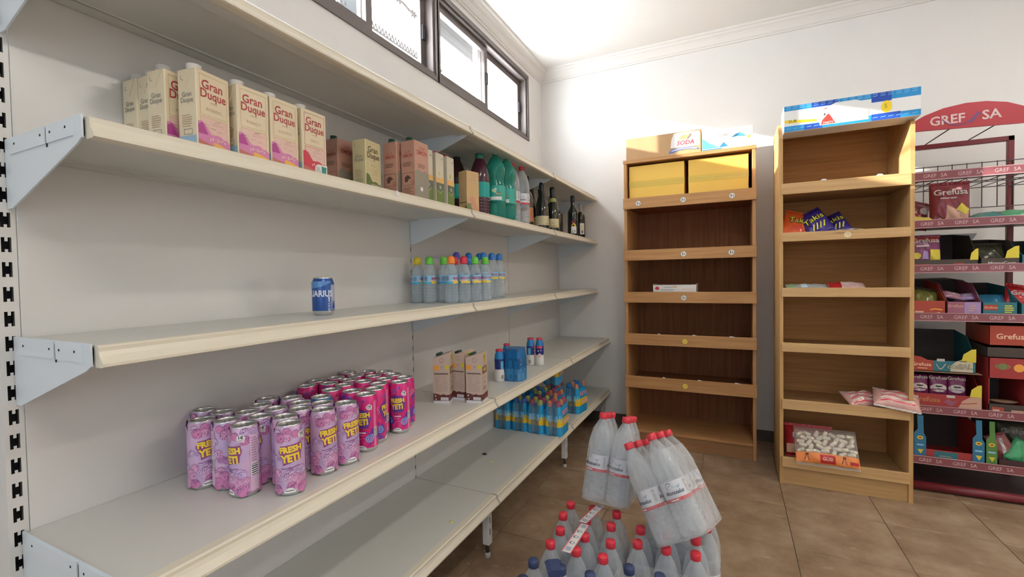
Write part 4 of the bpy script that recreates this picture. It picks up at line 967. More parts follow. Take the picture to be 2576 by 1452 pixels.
p = Print(); p.rect(-0.020, 0.0, 0.020, 0.050, m_paper, 1, nx=4); p.poly([(-0.012, 0.045), (0.012, 0.045), (0.016, 0.062), (0.0, 0.075), (-0.016, 0.062)], m_yell, 2); p.disc(0, 0.082, 0.014, m_redb, 1, ry=0.010); p.disc(0.0, 0.012, 0.012, m_ink, 2, ry=0.009); p.lines(-0.012, 0.012, 0.022, 0.042, 3, m_gry, 2, 0.3, 3)
v1 = one_bottle('vermouth_bottle', 'black vermouth bottle with white and yellow label', 'bottle', (0.268, 1.545, ZB), straight, m_dgl, stcap, m_foil, (0.020, 0.112, 0.0374, p, mat('label_black', (0.012, 0.010, 0.010), 0.4)), group='dark glass bottles on the second tier'); v1.rotation_euler.z += 0.2
one_bottle('liqueur_bottle', 'dark square-shouldered bottle with a clear neck behind the vermouth', 'bottle', (0.190, 1.420, ZB), [(0, 0.008), (0.040, 0), (0.043, 0.006), (0.043, 0.150), (0.040, 0.162), (0.016, 0.180)], m_dgl, [(0.016, 0.178), (0.013, 0.19), (0.012, 0.25), (0.0145, 0.252), (0.0145, 0.272), (0, 0.272)], clear_mat('clear_glass', (0.9, 0.92, 0.9), 0.7, 0.05, (0.5, 0.5, 0.48)), None, group='dark glass bottles on the second tier')
p = Print(); p.rect(-0.018, 0, 0.018, 0.085, m_paper, 1, nx=4); p.disc(0, 0.062, 0.008, m_yell, 2); p.disc(0, 0.018, 0.007, m_ink, 2, ry=0.010); p.disc(0, 0.04, 0.006, m_yell, 2)
one_bottle('liqueur_bottle', 'dark bottle with narrow white label, last on the second tier', 'bottle', (0.262, 1.760, ZB), [(0, 0.008), (0.030, 0), (0.034, 0.006), (0.034, 0.165), (0.030, 0.185), (0.014, 0.205)], m_dgl, [(0.014, 0.203), (0.012, 0.212), (0.012, 0.245), (0.014, 0.247), (0.014, 0.268), (0, 0.268)], mat('grey_cap', (0.40, 0.36, 0.33), 0.4), (0.03, 0.125, 0.0345, p, mat('label_black', (0.012, 0.010, 0.010), 0.4)), group='dark glass bottles on the second tier').rotation_euler.z += 0.35
# small scrap of label on the rail
o = MB().prism([(0, 0), (0.02, -0.004), (0.024, 0.008), (0.008, 0.016)], 0, 0.001, 'X').build('torn_price_label', m_paper); o.location = (D1+0.003, -0.49, ZB-0.014); tag(o, 'small torn white paper stuck on the second-tier price rail', 'paper')

# ------------------------------------------------------------------ drink cartons with sloping tops, fourth tier
m_bei = mat('carton_beige', (0.56, 0.44, 0.37), 0.5, noise=0.03, nscale=10); m_beil = mat('carton_light_panel', (0.68, 0.57, 0.49), 0.5); m_brn = mat('carton_cocoa', (0.13, 0.035, 0.030), 0.45); m_pan_t = mat('panel_text', (0.46, 0.36, 0.31), 0.55); m_orr = mat('badge_orange', (0.78, 0.36, 0.06), 0.5); m_yeb = mat('badge_yellow', (0.66, 0.58, 0.03), 0.5); m_dkb = mat('heading_brown', (0.18, 0.13, 0.11), 0.5)
def slant_carton():
    t = thing('oat_drink_carton', 'x', 'carton')
    a, b, h0, h1 = 0.068, 0.075, 0.183, 0.206     # a: along X (side face), b: along Y
    mb = MB().prism([(0, 0), (a, 0), (a, h1), (0.012, h0)] and [(-a/2, 0), (a/2, 0), (a/2, h1), (-a/2, h0)], -b/2, b/2, 'Y'); bo = mb.build('carton_body', m_bei, t)
    MB().box((-a/2+0.004, -0.0012, 0), (a/2, 0.0012, 0.006), mx=Matrix.Translation((0, 0, h0+0.004)) @ Matrix.Rotation(-math.atan2(h1-h0, a), 4, 'Y')).build('top_seam', m_bei, t)
    p = Print()   # side towards the near end of the shelf
    p.rect(0.002, 0.0, a-0.002, 0.010, m_wlab, 1)
    p.poly([(0.0, 0.010), (a, 0.010), (a, 0.036), (a*0.8, 0.033), (a*0.6, 0.037), (a*0.45, 0.033), (a*0.25, 0.038), (0, 0.040)], m_brn, 1)
    p.rect(a*0.45, 0.012, a*0.92, 0.024, m_wlab, 2); p.lines(a*0.5, a*0.88, 0.014, 0.022, 2, m_pan_t, 3, 0.4, 2); p.disc(a*0.13, 0.030, 0.003, m_wlab, 2); p.disc(a*0.16, 0.016, 0.003, m_wlab, 2)
    p.frame(a*0.06, 0.042, a*0.94, 0.124, 0.0008, m_beil, 1); p.rect(a*0.07, 0.117, a*0.93, 0.123, m_dkb, 2)
    p.lines(a*0.10, a*0.92, 0.046, 0.114, 16, m_pan_t, 1, 0.45, 5); p.poly([(a*0.35, 0.08), (a*0.62, 0.076), (a*0.66, 0.108), (a*0.40, 0.110)], m_bei, 2)
    p.rect(a*0.02, 0.134, a*0.36, 0.154, m_orr, 1); p.disc(a*0.55, 0.147, 0.006, m_pan_t, 1); p.disc(a*0.86, 0.147, 0.008, m_yeb, 1, ry=0.010)
    p.ring(a*0.54, 0.174, 0.0085, 0.0018, m_dkb, 2); p.disc(a*0.54, 0.174, 0.0066, m_beil, 1); p.poly([(a*0.51, 0.171), (a*0.57, 0.171), (a*0.54, 0.178)], m_dkb, 2)
    q = Print()   # narrow face towards the aisle
    q.poly([(0.0, 0.010), (b, 0.010), (b, 0.040), (b*0.8, 0.034), (b*0.6, 0.036), (b*0.35, 0.032), (b*0.15, 0.036), (0, 0.034)], m_brn, 1); q.rect(0.002, 0, b-0.002, 0.010, m_wlab, 1); q.lines(b*0.45, b*0.8, 0.014, 0.026, 2, m_crim, 2, 0.6, 2)
    q.poly([(b*0.34, 0.196), (b*0.66, 0.196), (b*0.68, 0.176), (b*0.5, 0.160), (b*0.32, 0.176)], m_yeb, 1); q.poly([(b*0.41, 0.190), (b*0.58, 0.190), (b*0.5, 0.168)], m_dkb, 2)
    q.rect(b*0.12, 0.116, b*0.88, 0.146, mat('photo_brown', (0.24, 0.13, 0.06), .5), 1); q.disc(b*0.5, 0.132, 0.016, m_gold, 2, ry=0.008)
    q.lines(b*0.15, b*0.85, 0.096, 0.110, 3, m_pan_t, 1, 0.3, 2); q.rect(b*0.4, 0.078, b*0.55, 0.084, m_dkb, 1); q.lines(b*0.25, b*0.8, 0.050, 0.066, 3, m_dkb, 1, 0.5, 3)
    mb = MB(); p.into(mb, on_plane((-a/2, -b/2, 0), (1, 0, 0), (0, 0, 1))); n0 = len(p.mats)
    fn = on_plane((a/2, -b/2, 0), (0, 1, 0), (0, 0, 1))
    for vs, fs, mi, ly in q.items: mb.add([fn(x, y, ly) for x, y in vs], fs, mi+n0)
    mb.build('carton_print', p.mats+q.mats, t)
    sl = math.atan2(h1-h0, a)
    MB().bbox((-0.013, -0.012, 0.0), (0.013, 0.012, 0.011), 0.003, mx=Matrix.Translation((-a/2+0.019, 0.002, h0+0.0068)) @ Matrix.Rotation(-sl, 4, 'Y')).build('cap', m_capg, t)
    return t
oc = slant_carton(); gr4 = 'beige oat drink cartons on the fourth tier'
oc.location = (0.237, -0.106, ZD); oc.rotation_euler = (0, 0, 0.34); tag(oc, 'beige drink carton with cocoa-brown foot, left one of three', 'carton', gr4)
dup(oc, (0.282, -0.036, ZD), 0.05, 'beige drink carton with cocoa-brown foot, middle one of three', gr4)
dup(oc, (0.364, -0.052, ZD), 0.20, 'beige drink carton with cocoa-brown foot, right one of three', gr4)

# ------------------------------------------------------------------ blue yoghurt drinks, fourth tier
m_ybl = mat('yog_blue', (0.012, 0.20, 0.50), 0.28, noise=0.1, nscale=12); m_ynv = mat('yog_navy', (0.012, 0.025, 0.20), 0.3); m_ywh = mat('yog_white', (0.72, 0.71, 0.69), 0.35); m_yrd = mat('yog_red', (0.62, 0.04, 0.09), 0.35); m_ypk = mat('yog_peach', (0.72, 0.42, 0.38), 0.4)
ypf = [(0, 0.003), (0.022, 0.0), (0.0245, 0.004), (0.0245, 0.040), (0.0225, 0.060), (0.0235, 0.085), (0.0235, 0.110), (0.021, 0.130), (0.0165, 0.142), (0.0160, 0.148)]
ymis = [2, 2, 2, 2, 1, 1, 0, 0, 0]
def yog_print():
    p = Print()
    p.rect(-0.016, 0.098, 0.016, 0.112, m_yrd, 1, nx=4); p.lines(-0.012, 0.012, 0.101, 0.109, 1, m_ywh, 2, 0.5, 2); p.disc(-0.008, 0.084, 0.004, m_ywh, 1); p.disc(0.008, 0.086, 0.003, m_ywh, 1); p.disc(0, 0.058, 0.011, m_ypk, 1, ry=0.012)
    p.rect(0.030, 0.062, 0.046, 0.100, mat('yog_panel', (0.10, 0.42, 0.62), .4), 1, nx=2); p.rect(-0.046, 0.062, -0.030, 0.100, mat('yog_panel', (0.10, 0.42, 0.62), .4), 1, nx=2); p.barcode(-0.044, 0.012, -0.030, 0.034, m_ywh, m_ink, 2, 6)
    return p
def yog_into(parent, asparts, loc=(0, 0, 0), rz=0.0):
    if asparts:
        b = MB().lathe(ypf, 18, mis=ymis).build('bottle', [m_ybl, m_ynv, m_ywh], parent, loc, (0, 0, rz))
    else:
        b = parent; MB().lathe(ypf, 18, mis=ymis).build('bottle_body', [m_ybl, m_ynv, m_ywh], parent)
    MB().lathe(flat_cap(0.146, 0.156, 0.0178), 14).build('cap', m_yrd, b)
    mb = MB(); pr_ = yog_print(); pr_.into(mb, on_cyl(0.0238)); mb.build('bottle_print', pr_.mats, b)
    return b
gr5 = 'blue yoghurt drink bottles on the fourth tier'
yb = thing('yoghurt_drink_bottle', 'blue yoghurt drink bottle, left one of the pair standing apart', 'bottle', (0.268, 0.730, ZD), atan_cam(0.268, 0.73)+PI/2+1.3, gr5); yog_into(yb, False)
dup(yb, (0.318, 0.745, ZD), atan_cam(0.318, 0.745)+PI/2, 'blue yoghurt drink bottle, right one of the pair standing apart', gr5)
dup(yb, (0.287, 0.300, ZD), atan_cam(0.287, 0.30)+PI/2+2.2, 'blue yoghurt drink bottle in front of the wrapped pack', gr5)
dup(yb, (0.240, 0.480, ZD), 1.0, 'blue yoghurt drink bottle behind the wrapped pack', gr5)
def hull_obj(points, name, m, parent, loc=(0, 0, 0), open_top=None):
    bm = bmesh.new()
    for p in points: bm.verts.new(p)
    bmesh.ops.convex_hull(bm, input=list(bm.verts))
    loose = [v for v in bm.verts if not v.link_faces]
    bmesh.ops.delete(bm, geom=loose, context='VERTS')
    bmesh.ops.dissolve_limit(bm, angle_limit=0.02, verts=list(bm.verts), edges=list(bm.edges))
    if open_top:
        bmesh.ops.delete(bm, geom=[f for f in bm.faces if f.normal.z > 0.9 and f.calc_center_median().z > open_top], context='FACES')
    me = bpy.data.meshes.new(name); bm.to_mesh(me); bm.free()
    me.materials.append(m)
    for p in me.polygons: p.use_smooth = False
    return link(name, me, parent, loc)
m_wrap = clear_mat('shrink_wrap', (0.97, 0.98, 0.99), 0.86, 0.12, (0.80, 0.83, 0.86), bump=0.5, bscale=30)
yp = thing('yoghurt_drink_pack', 'shrink-wrapped block of four blue yoghurt drink bottles', 'drink pack', (0.345, 0.362, ZD), 0.12, None)
pts = []
for i in range(2):
    for j in range(2):
        cx, cy = (i-0.5)*0.050, (j-0.5)*0.050
        yog_into(yp, True, (cx, cy, 0), [2.2, 0.3, 1.2, 4.0][i*2+j])
        for k in range(12):
            a = 2*PI*k/12
            for r, z in ((0.0252, 0.0005), (0.0252, 0.112), (0.0186, 0.1572)): pts.append((cx+r*math.cos(a), cy+r*math.sin(a), z))
m_wrapb = clear_mat('blue_wrap', (0.40, 0.68, 0.90), 0.55, 0.16, (0.03, 0.24, 0.55), bump=0.4, bscale=30)
hull_obj(pts, 'shrink_wrap', m_wrapb, yp)

# ------------------------------------------------------------------ six-packs of small water, bottom tier
def pack_wrap_mat():
    m = bpy.data.materials.new('printed_pack_wrap'); m.use_nodes = True; nt = m.node_tree; b = nt.nodes['Principled BSDF']; out = nt.nodes['Material Output']
    b.inputs['Roughness'].default_value = 0.22
    tc = nt.nodes.new('ShaderNodeTexCoord'); sp = nt.nodes.new('ShaderNodeSeparateXYZ'); nt.links.new(tc.outputs['Object'], sp.inputs[0])
    r = nt.nodes.new('ShaderNodeValToRGB'); r.color_ramp.interpolation = 'CONSTANT'; e = r.color_ramp.elements
    bl = (0.015, 0.34, 0.66, 1)
    e[0].position = 0; e[0].color = bl; e[1].position = 0.26; e[1].color = (0.84, 0.56, 0.02, 1); x = e.new(0.50); x.color = bl
    mz = nt.nodes.new('ShaderNodeMath'); mz.operation = 'MULTIPLY'; mz.inputs[1].default_value = 5.0; nt.links.new(sp.outputs['Z'], mz.inputs[0]); nt.links.new(mz.outputs[0], r.inputs['Fac'])
    nt.links.new(r.outputs['Color'], b.inputs['Base Color'])
    tr = nt.nodes.new('ShaderNodeBsdfTransparent'); tr.inputs[0].default_value = (0.9, 0.95, 0.98, 1)
    # clear on the top and in the oval of the two ends
    ax = nt.nodes.new('ShaderNodeMath'); ax.operation = 'ABSOLUTE'; nt.links.new(sp.outputs['X'], ax.inputs[0])
    c1 = nt.nodes.new('ShaderNodeMath'); c1.operation = 'LESS_THAN'; c1.inputs[1].default_value = 0.026; nt.links.new(ax.outputs[0], c1.inputs[0])
    c2 = nt.nodes.new('ShaderNodeMath'); c2.operation = 'GREATER_THAN'; c2.inputs[1].default_value = 0.168; nt.links.new(sp.outputs['Z'], c2.inputs[0])
    mxx = nt.nodes.new('ShaderNodeMath'); mxx.operation = 'MAXIMUM'; nt.links.new(c1.outputs[0], mxx.inputs[0]); nt.links.new(c2.outputs[0], mxx.inputs[1])
    k = nt.nodes.new('ShaderNodeMath'); k.operation = 'MULTIPLY_ADD'; k.inputs[1].default_value = -0.72; k.inputs[2].default_value = 0.95; nt.links.new(mxx.outputs[0], k.inputs[0])
    ms = nt.nodes.new('ShaderNodeMixShader'); nt.links.new(k.outputs[0], ms.inputs[0]); nt.links.new(tr.outputs[0], ms.inputs[1]); nt.links.new(b.outputs[0], ms.inputs[2]); nt.links.new(ms.outputs[0], out.inputs['Surface'])
    return m
m_pw = pack_wrap_mat()
bsm = MB().lathe(bez_prof(0.0262, 0.165), 14).mesh('bottle', [m_pet])
mb = MB().lathe([(0.0265, 0.08), (0.0265, 0.116)], 14); bsl = mb.mesh('label', [m_lblue])
bcap = {c: MB().lathe(sport_cap(0.161, 0.92), 12).mesh('cap', [capm[c]]) for c in capm}
def six_pack(label, loc, rz, cols, z=ZE):
    t = thing('water_six_pack', label, 'water pack', (loc[0], loc[1], z), rz, 'wrapped six-packs of small water on the bottom tier')
    pts = []; q = 0
    for i in range(2):
        for j in range(3):
            cx, cy = (i-0.5)*0.0530, (j-1)*0.0530
            b = link('bottle', bsm, t, (cx, cy, 0.0008)); link('label', bsl, b); link('cap', bcap[cols[q % len(cols)]], b); q += 1
            for k in range(10):
                a = 2*PI*k/10
                for r, zz in ((0.0270, 0.0), (0.0270, 0.122), (0.0170, 0.1935)): pts.append((cx+r*math.cos(a), cy+r*math.sin(a), zz))
    hull_obj(pts, 'printed_wrap', m_pw, t)
    pr_ = Print(); pr_.text('BEZOYA', 0.0, 0.128, 0.030, m_paper, 1, bold=0.07, sx=0.95); pr_.text('BEZOYA', 0.0, 0.128, 0.030, m_lpk, 2, bold=0.02, sx=0.95); pr_.rect(-0.035, 0.062, 0.06, 0.084, m_lpeach, 1); pr_.lines(-0.03, 0.05, 0.064, 0.098, 4, m_tan, 2, 0.3, 3)
    sl = math.atan2(0.010, 0.07)
    print_obj(pr_, lambda x, y, l: (0.0538+0.0005*l-max(0, (y-0.120))*0.14, x, y), 'wrap_print', t)
    return t
PK = [((0.062, 0.832), 0.0, 'yb', 'blue wrapped water six-pack beside the back panel, front row'), ((0.171, 0.838), 0.02, 'vyb', 'blue wrapped water six-pack, second from the back panel in front row'), ((0.278, 0.832), -0.02, 'ry', 'blue wrapped water six-pack with red and yellow caps, front row'), ((0.384, 0.835), 0.03, 'or', 'blue wrapped water six-pack with orange caps nearest the price rail'),
      ((0.075, 1.015), 0.0, 'y', 'blue wrapped water six-pack behind the front row by the back panel'), ((0.195, 1.020), 0.0, 'by', 'blue wrapped water six-pack in the second row, middle'), ((0.305, 1.010), 0.0, 'ro', 'blue wrapped water six-pack in the second row, outermost'),
      ((0.360, 1.285), -0.12, 'bo', 'blue wrapped water six-pack standing apart near the corner'), ((0.225, 1.230), 0.05, 'or', 'blue wrapped water six-pack carrying another pack on its top')]
for (loc, rz, cols, lab) in PK: six_pack(lab, loc, rz, cols)
six_pack('blue wrapped water six-pack stacked on top of another pack', (0.222, 1.215), 0.1, 'or', ZE+0.1975)
# ================================================================== WATER PILED ON THE FLOOR
wb_me = MB().lathe(pfw, 18).mesh('bottle', [m_pet2])
_mb = MB().lathe([(0.0430, 0.106), (0.0430, 0.166)], 18); _pp = water_print(); _pp.into(_mb, on_cyl(0.0430, -PI/2, 0.106), 1)
wl_me = _mb.mesh('label', [m_wlab]+_pp.mats)
wc_me = MB().lathe(WCAP, 14).mesh('cap', [m_capr]); m_capn = mat('cap_navy', (0.035, 0.055, 0.14), 0.45)
wcb_me = MB().lathe(WCAP, 14).mesh('cap', [m_capn])
m_film = clear_mat('stretch_film', (0.97, 0.975, 0.98), 0.84, 0.14, (0.84, 0.85, 0.86), bump=0.9, bscale=22)
m_tape_b = mat('tape_blue', (0.20, 0.24, 0.48), 0.5); m_tape_r = mat('tape_red', (0.66, 0.12, 0.16), 0.5)
SPC = 0.0885
def water_pack(label, loc, mtx, nx, ny, cap=wc_me, turns=None, handle=None, jit=0.0):
    t = thing('water_bottle_pack', label, 'water pack', loc, group='film-wrapped packs of large water bottles on the floor')
    if mtx is not None: t.rotation_euler = mtx.to_euler()
    pts = []; q = 0
    for i in range(nx):
        for j in range(ny):
            cx, cy = (i-(nx-1)/2)*SPC, (j-(ny-1)/2)*SPC
            rz = turns[q % len(turns)] if turns else rng.uniform(-3, 3)
            b = link('bottle', wb_me, t, (cx, cy, 0.0006), (0, 0, rz)); link('label', wl_me, b); link('cap', cap, b); q += 1
            for k in range(14):
                a = 2*PI*k/14
                for r, z in ((0.0446, 0.0), (0.0446, 0.205), (0.033, 0.262)): pts.append((cx+r*math.cos(a), cy+r*math.sin(a), z))
    hull_obj(pts, 'stretch_film', m_film, t, open_top=0.25)
    if handle is not None:
        # printed carrying tape lying over the caps
        x0, y0, x1, y1 = handle
        d = Vector((x1-x0, y1-y0, 0)); L = d.length; u = d/L; n = Vector((-u.y, u.x, 0)); z = 0.3245; w = 0.016
        pr_ = Print(); pr_.rect(0, -w, L, w, m_paper, 1, nx=6); pr_.rect(0, -w, L, -w*0.80, m_tape_r, 2); pr_.rect(0, w*0.8, L, w, m_tape_r, 2)
        for k in range(5):
            a = L*(k+0.15)/5
            if k % 4 == 0: pr_.barcode(a, -w*0.7, a+L*0.13, w*0.7, m_paper, m_tape_b, 2, 7)
            else:
                pr_.ring(a+L*0.06, 0, w*0.5, 0.0022, m_tape_b, 2); pr_.rect(a+L*0.02, -w*0.6, a+L*0.10, -w*0.35, m_gry, 2)
        print_obj(pr_, lambda a, b, l: (x0+u.x*a+n.x*b, y0+u.y*a+n.y*b, z+0.0004*l), 'carrying_tape', t)
    return t
fc = math.atan2(CAMP[1]+0.1, CAMP[0]-0.95)+PI/2
water_pack('red-capped water pack on the floor, left rear, under the upright pack', (0.840, -0.062, 0), None, 3, 2, handle=(0.026, 0.060, -0.002, -0.085))
water_pack('red-capped water pack on the floor, left front, with carrying tape', (0.862, -0.250, 0), Matrix.Rotation(-0.03, 3, 'Z'), 3, 2, handle=(-0.015, 0.095, -0.018, -0.085))
water_pack('red-capped water pack on the floor at the right front', (1.118, -0.125, 0), Matrix.Rotation(0.06, 3, 'Z'), 3, 2)
water_pack('red-capped water pack on the floor, right rear, under the leaning pack', (1.143, 0.062, 0), Matrix.Rotation(0.02, 3, 'Z'), 3, 2)
bp = water_pack('navy-capped water pack on the floor, nearest the viewer at the left', (0.850, -0.445, 0), Matrix.Rotation(0.05, 3, 'Z'), 3, 2, cap=wcb_me)
MB().prism([(-0.022, 0.0), (0.022, 0.0), (0.026, 0.014), (0.014, 0.020), (-0.014, 0.020), (-0.026, 0.014)], -0.028, 0.028, 'Y', mx=Matrix.Translation((-0.02, 0.042, 0.302)) @ Matrix.Rotation(0.5, 4, 'Z')).build('carrying_handle', m_capn, bp)
water_pack('navy-capped water pack on the floor, nearest the viewer at the right', (1.120, -0.365, 0), Matrix.Rotation(-0.04, 3, 'Z'), 3, 2, cap=wcb_me)
# second layer
a = Vector((0.075, 0.26, 0.963)).normalized(); ex = (Vector((1, 0.05, 0))-a*a.dot(Vector((1, 0.05, 0)))).normalized(); ey = a.cross(ex)
Mu = Matrix((ex, ey, a)).transposed()
base = Vector((0.837, -0.006, 0.345)); O = base+ex*SPC/2+ey*SPC
water_pack('red-capped water pack standing tilted back on the floor packs', O, Mu, 2, 3, turns=[0.75, 0.3, 0.2, -0.1+0.75, 0.2, 0.2])
a = Vector((-0.146, 0.085, 0.262)).normalized(); ey = Vector((0.16, 0.95, -0.19)); ey = (ey-a*a.dot(ey)).normalized(); ex = ey.cross(a)
Mu = Matrix((ex, ey, a)).transposed()
base = Vector((1.136, -0.172, 0.338)); O = base+ex*SPC/2+ey*SPC
water_pack('red-capped water pack leaning sideways against the upright pack', O, Mu, 2, 3, turns=[0.62, 0.3, 0.2, 1.25, 1.2, 0.2])

# ================================================================== ON AND IN THE OAK UNIT
m_card = mat('brown_cardboard', (0.46, 0.28, 0.14), 0.75, noise=0.06, nscale=14)
def cardbox(name, label, cat, x0, x1, y0, y1, z0, z1, m, pr_=None, parts=None, group=None):
    t = thing(name, label, cat, ((x0+x1)/2, (y0+y1)/2, z0), 0, group)
    w, d, h = x1-x0, y1-y0, z1-z0
    MB().bbox((-w/2, -d/2, 0), (w/2, d/2, h), 0.002).build('box_body', m, t)
    if pr_: print_obj(pr_, on_plane((-w/2, -d/2, 0), (1, 0, 0), (0, 0, 1)), 'box_print', t)
    return t
p = Print(); m_nav = mat('ribbon_navy', (0.10, 0.14, 0.30), 0.5); m_lil = mat('ribbon_lilac', (0.40, 0.44, 0.66), 0.5)
W_, H_ = 0.485, 0.150
p.poly([(0.295, 0.048), (0.475, 0.048), (0.475, 0.142), (0.315, 0.142), (0.300, 0.10)], m_paper, 1)  # sunlit part of the brown cardboard, painted as a white patch
p.text('SODA', 0.388, 0.074, 0.040, m_redb, 3, bold=0.02, shear=0.15)
for k in range(5): p.stroke([(0.345+0.014*k, 0.098), (0.358+0.014*k, 0.112), (0.368+0.014*k, 0.128)], 0.010, [m_gold, m_card, m_jo, m_gold, m_dkb][k], 2)
p.poly([(0.280, 0.012), (0.300, 0.040), (0.345, 0.044), (0.40, 0.046), (0.455, 0.040), (0.478, 0.020), (0.455, 0.022), (0.40, 0.030), (0.345, 0.026), (0.31, 0.014)], m_nav, 3); p.stroke([(0.30, 0.028), (0.35, 0.036), (0.40, 0.038), (0.46, 0.030)], 0.010, m_lil, 4); p.stroke([(0.335, 0.034), (0.37, 0.037), (0.41, 0.038), (0.43, 0.035)], 0.003, m_nav, 5)
o = cardbox('cardboard_box', 'brown cardboard biscuit box on top of the oak unit', 'box', 0.655, 1.140, 1.572, 1.94, 1.989, 2.139, m_card, p)
MB().box((-0.24, -0.001, 0.1502), (0.24, 0.001, 0.1506)).build('flap_seam', m_dkb, o); MB().box((-0.2425, -0.03, 0.1503), (0.2425, 0.03, 0.1509)).build('packing_tape', mat('brown_tape', (0.42, 0.27, 0.12), .3), o)
p = Print(); m_aq = mat('print_aqua', (0.10, 0.42, 0.62), 0.5); m_aqd = mat('print_deep_aqua', (0.03, 0.20, 0.38), 0.5)
p.poly([(0.002, 0.012), (0.105, 0.014), (0.075, 0.030), (0.040, 0.050), (0.002, 0.085)], m_aq, 1); p.rect(0.002, 0.002, 0.12, 0.010, m_aqd, 1); p.poly([(0.10, 0.014), (0.155, 0.016), (0.138, 0.034), (0.128, 0.046), (0.118, 0.034)], m_aqd, 2)
p.text('INDAP', 0.125, 0.088, 0.022, m_gry, 2); p.stroke([(0.128, 0.07), (0.132, 0.10), (0.14, 0.112)], 0.0018, m_gry, 2)
p.poly([(0.168, 0.066), (0.20, 0.088), (0.225, 0.094), (0.205, 0.072)], m_aqd, 1); p.poly([(0.205, 0.072), (0.26, 0.066), (0.225, 0.094)], m_aq, 1); p.disc(0.272, 0.062, 0.008, m_yell, 2)
o = cardbox('carton_box', 'white and aqua box on top of the oak unit', 'box', 1.145, 1.440, 1.572, 1.92, 1.989, 2.118, m_white, p)
MB().box((-0.146, -0.03, 0.1292), (0.146, 0.03, 0.1298)).build('packing_tape', mat('clear_tape', (0.66, 0.66, 0.6), .3), o)
m_ybx = mat('yellow_box', (0.80, 0.50, 0.09), 0.55, noise=0.04, nscale=5); m_ytp = mat('yellow_tape', (0.66, 0.46, 0.08), 0.3)
for (x0, x1, lab) in ((0.671, 1.034, 'yellow cardboard box in the top compartment, left of the gap'), (1.060, 1.415, 'yellow cardboard box in the top compartment, right of the gap')):
    o = cardbox('yellow_box', lab, 'box', x0, x1, 1.585, 1.94, 1.6805, 1.948, m_ybx, None, group='yellow boxes in the oak unit')
    w_ = x1-x0
    MB().box((-w_/2-0.0008, -0.1785, 0.118), (w_/2+0.0008, -0.1775, 0.162)).build('packing_tape', m_ytp, o)
    MB().box((-w_/2, -0.1792, 0.1395), (w_/2, -0.1785, 0.1405)).build('flap_seam', m_tan, o)
# shallow white tray
t = thing('paper_tray', 'shallow white printed tray on the oak unit\'s third shelf', 'tray', (0.965, 1.68, 1.0325))
TW, TD, TH = 0.280, 0.18, 0.094
mb = MB().box((-TW/2, -TD/2, 0), (TW/2, TD/2, 0.002)).box((-TW/2, -TD/2, 0), (TW/2, -TD/2+0.0015, TH-0.008)).box((-TW/2, TD/2-0.0015, 0), (TW/2, TD/2, TH-0.008)).box((-TW/2, -TD/2, 0), (-TW/2+0.0015, TD/2, TH)).box((TW/2-0.0015, -TD/2, 0), (TW/2, TD/2, TH))
mb.build('tray_body', m_paper, t)
p = Print(); p.disc(0.028, 0.065, 0.014, m_redb, 1, ry=0.012); p.lines(0.07, 0.13, 0.068, 0.078, 2, m_gry, 1, 0.4, 2); p.rect(0.13, 0.070, 0.155, 0.078, m_jo, 1); p.lines(0.05, 0.16, 0.05, 0.060, 2, m_gry, 1, 0.4, 3); p.lines(0.19, 0.265, 0.054, 0.066, 2, m_lpeach, 1, 0.4, 5)
print_obj(p, on_plane((-TW/2, -TD/2, 0), (1, 0, 0), (0, 0, 1)), 'tray_print', t)

# ------------------------------------------------------------------ snack bags
def bag_fn(w, h, th, seed):
    r = random.Random(seed); ph = [r.uniform(0, 6.28) for _ in range(6)]
    def f(x, y):
        a = max(0.0, 1-abs(2*x/w)**2.6); b = max(0.0, 1-abs(2*y/h)**3.0)
        g = th*(a**0.6)*(b**0.6)
        g *= 1+0.16*math.sin(x/w*9+ph[0])*math.sin(y/h*7+ph[1])+0.09*math.sin(x/w*21+ph[2]+y/h*13)
        g += 0.0022*math.sin(x/w*34+ph[3])*(abs(2*y/h)**4)
        return g
    return f
def bag(name, label, w, h, th, m, loc, rot, seed=1, pr_=None, crimp=None, nx=16, ny=18, group=None, cat='snack bag', mback=None):
    """pillow bag; local X width, local Z height, front towards -Y, centre at its middle"""
    t = thing(name, label, cat, loc, group=group, rot=rot)
    f = bag_fn(w, h, th, seed); mb = MB(); vs = []
    for s in (-1, 1):
        for j in range(ny+1):
            for i in range(nx+1):
                x = -w/2+w*i/nx; y = -h/2+h*j/ny
                pin = 1-0.10*(abs(2*y/h)**1.5 < 0.5)*0
                vs.append((x, s*max(0.0008, f(x, y)), y))
    n = (nx+1)*(ny+1); fs = []
    for j in range(ny):
        for i in range(nx):
            A = j*(nx+1)+i; fs.append((A, A+1, A+nx+2, A+nx+1)); fs.append((n+A, n+A+nx+1, n+A+nx+2, n+A+1))
    for i in range(nx):
        fs.append((i, n+i, n+i+1, i+1)); k = ny*(nx+1)+i; fs.append((k, k+1, n+k+1, n+k))
    for j in range(ny):
        A = j*(nx+1); fs.append((A, A+nx+1, n+A+nx+1, n+A)); B = A+nx; fs.append((B, n+B, n+B+nx+1, B+nx+1))
    mb.add(vs, fs, 0, True); mb.build('bag_body', m, t)
    if crimp:
        for s in (-1, 1):
            c = MB(); zz = s*h/2; k = 18
            c.add([(-w/2+w*i/k, (0.0012 if i % 2 else -0.0012), zz+s*q) for q in (-0.002, 0.014) for i in range(k+1)], [(i, i+1, k+2+i, k+1+i) for i in range(k)], 0)
            c.build('crimped_edge', crimp, t)
    if pr_: print_obj(pr_, lambda x, y, l: (x, -max(0.0008, f(x, y))-0.0008*l, y), 'bag_print', t, 0.010)
    return t
def foil(name, c, c2=None, rough=0.25): return mat(name, c, rough, metal=0.1, noise=0.28, nscale=30, bump=0.5, bscale=45)
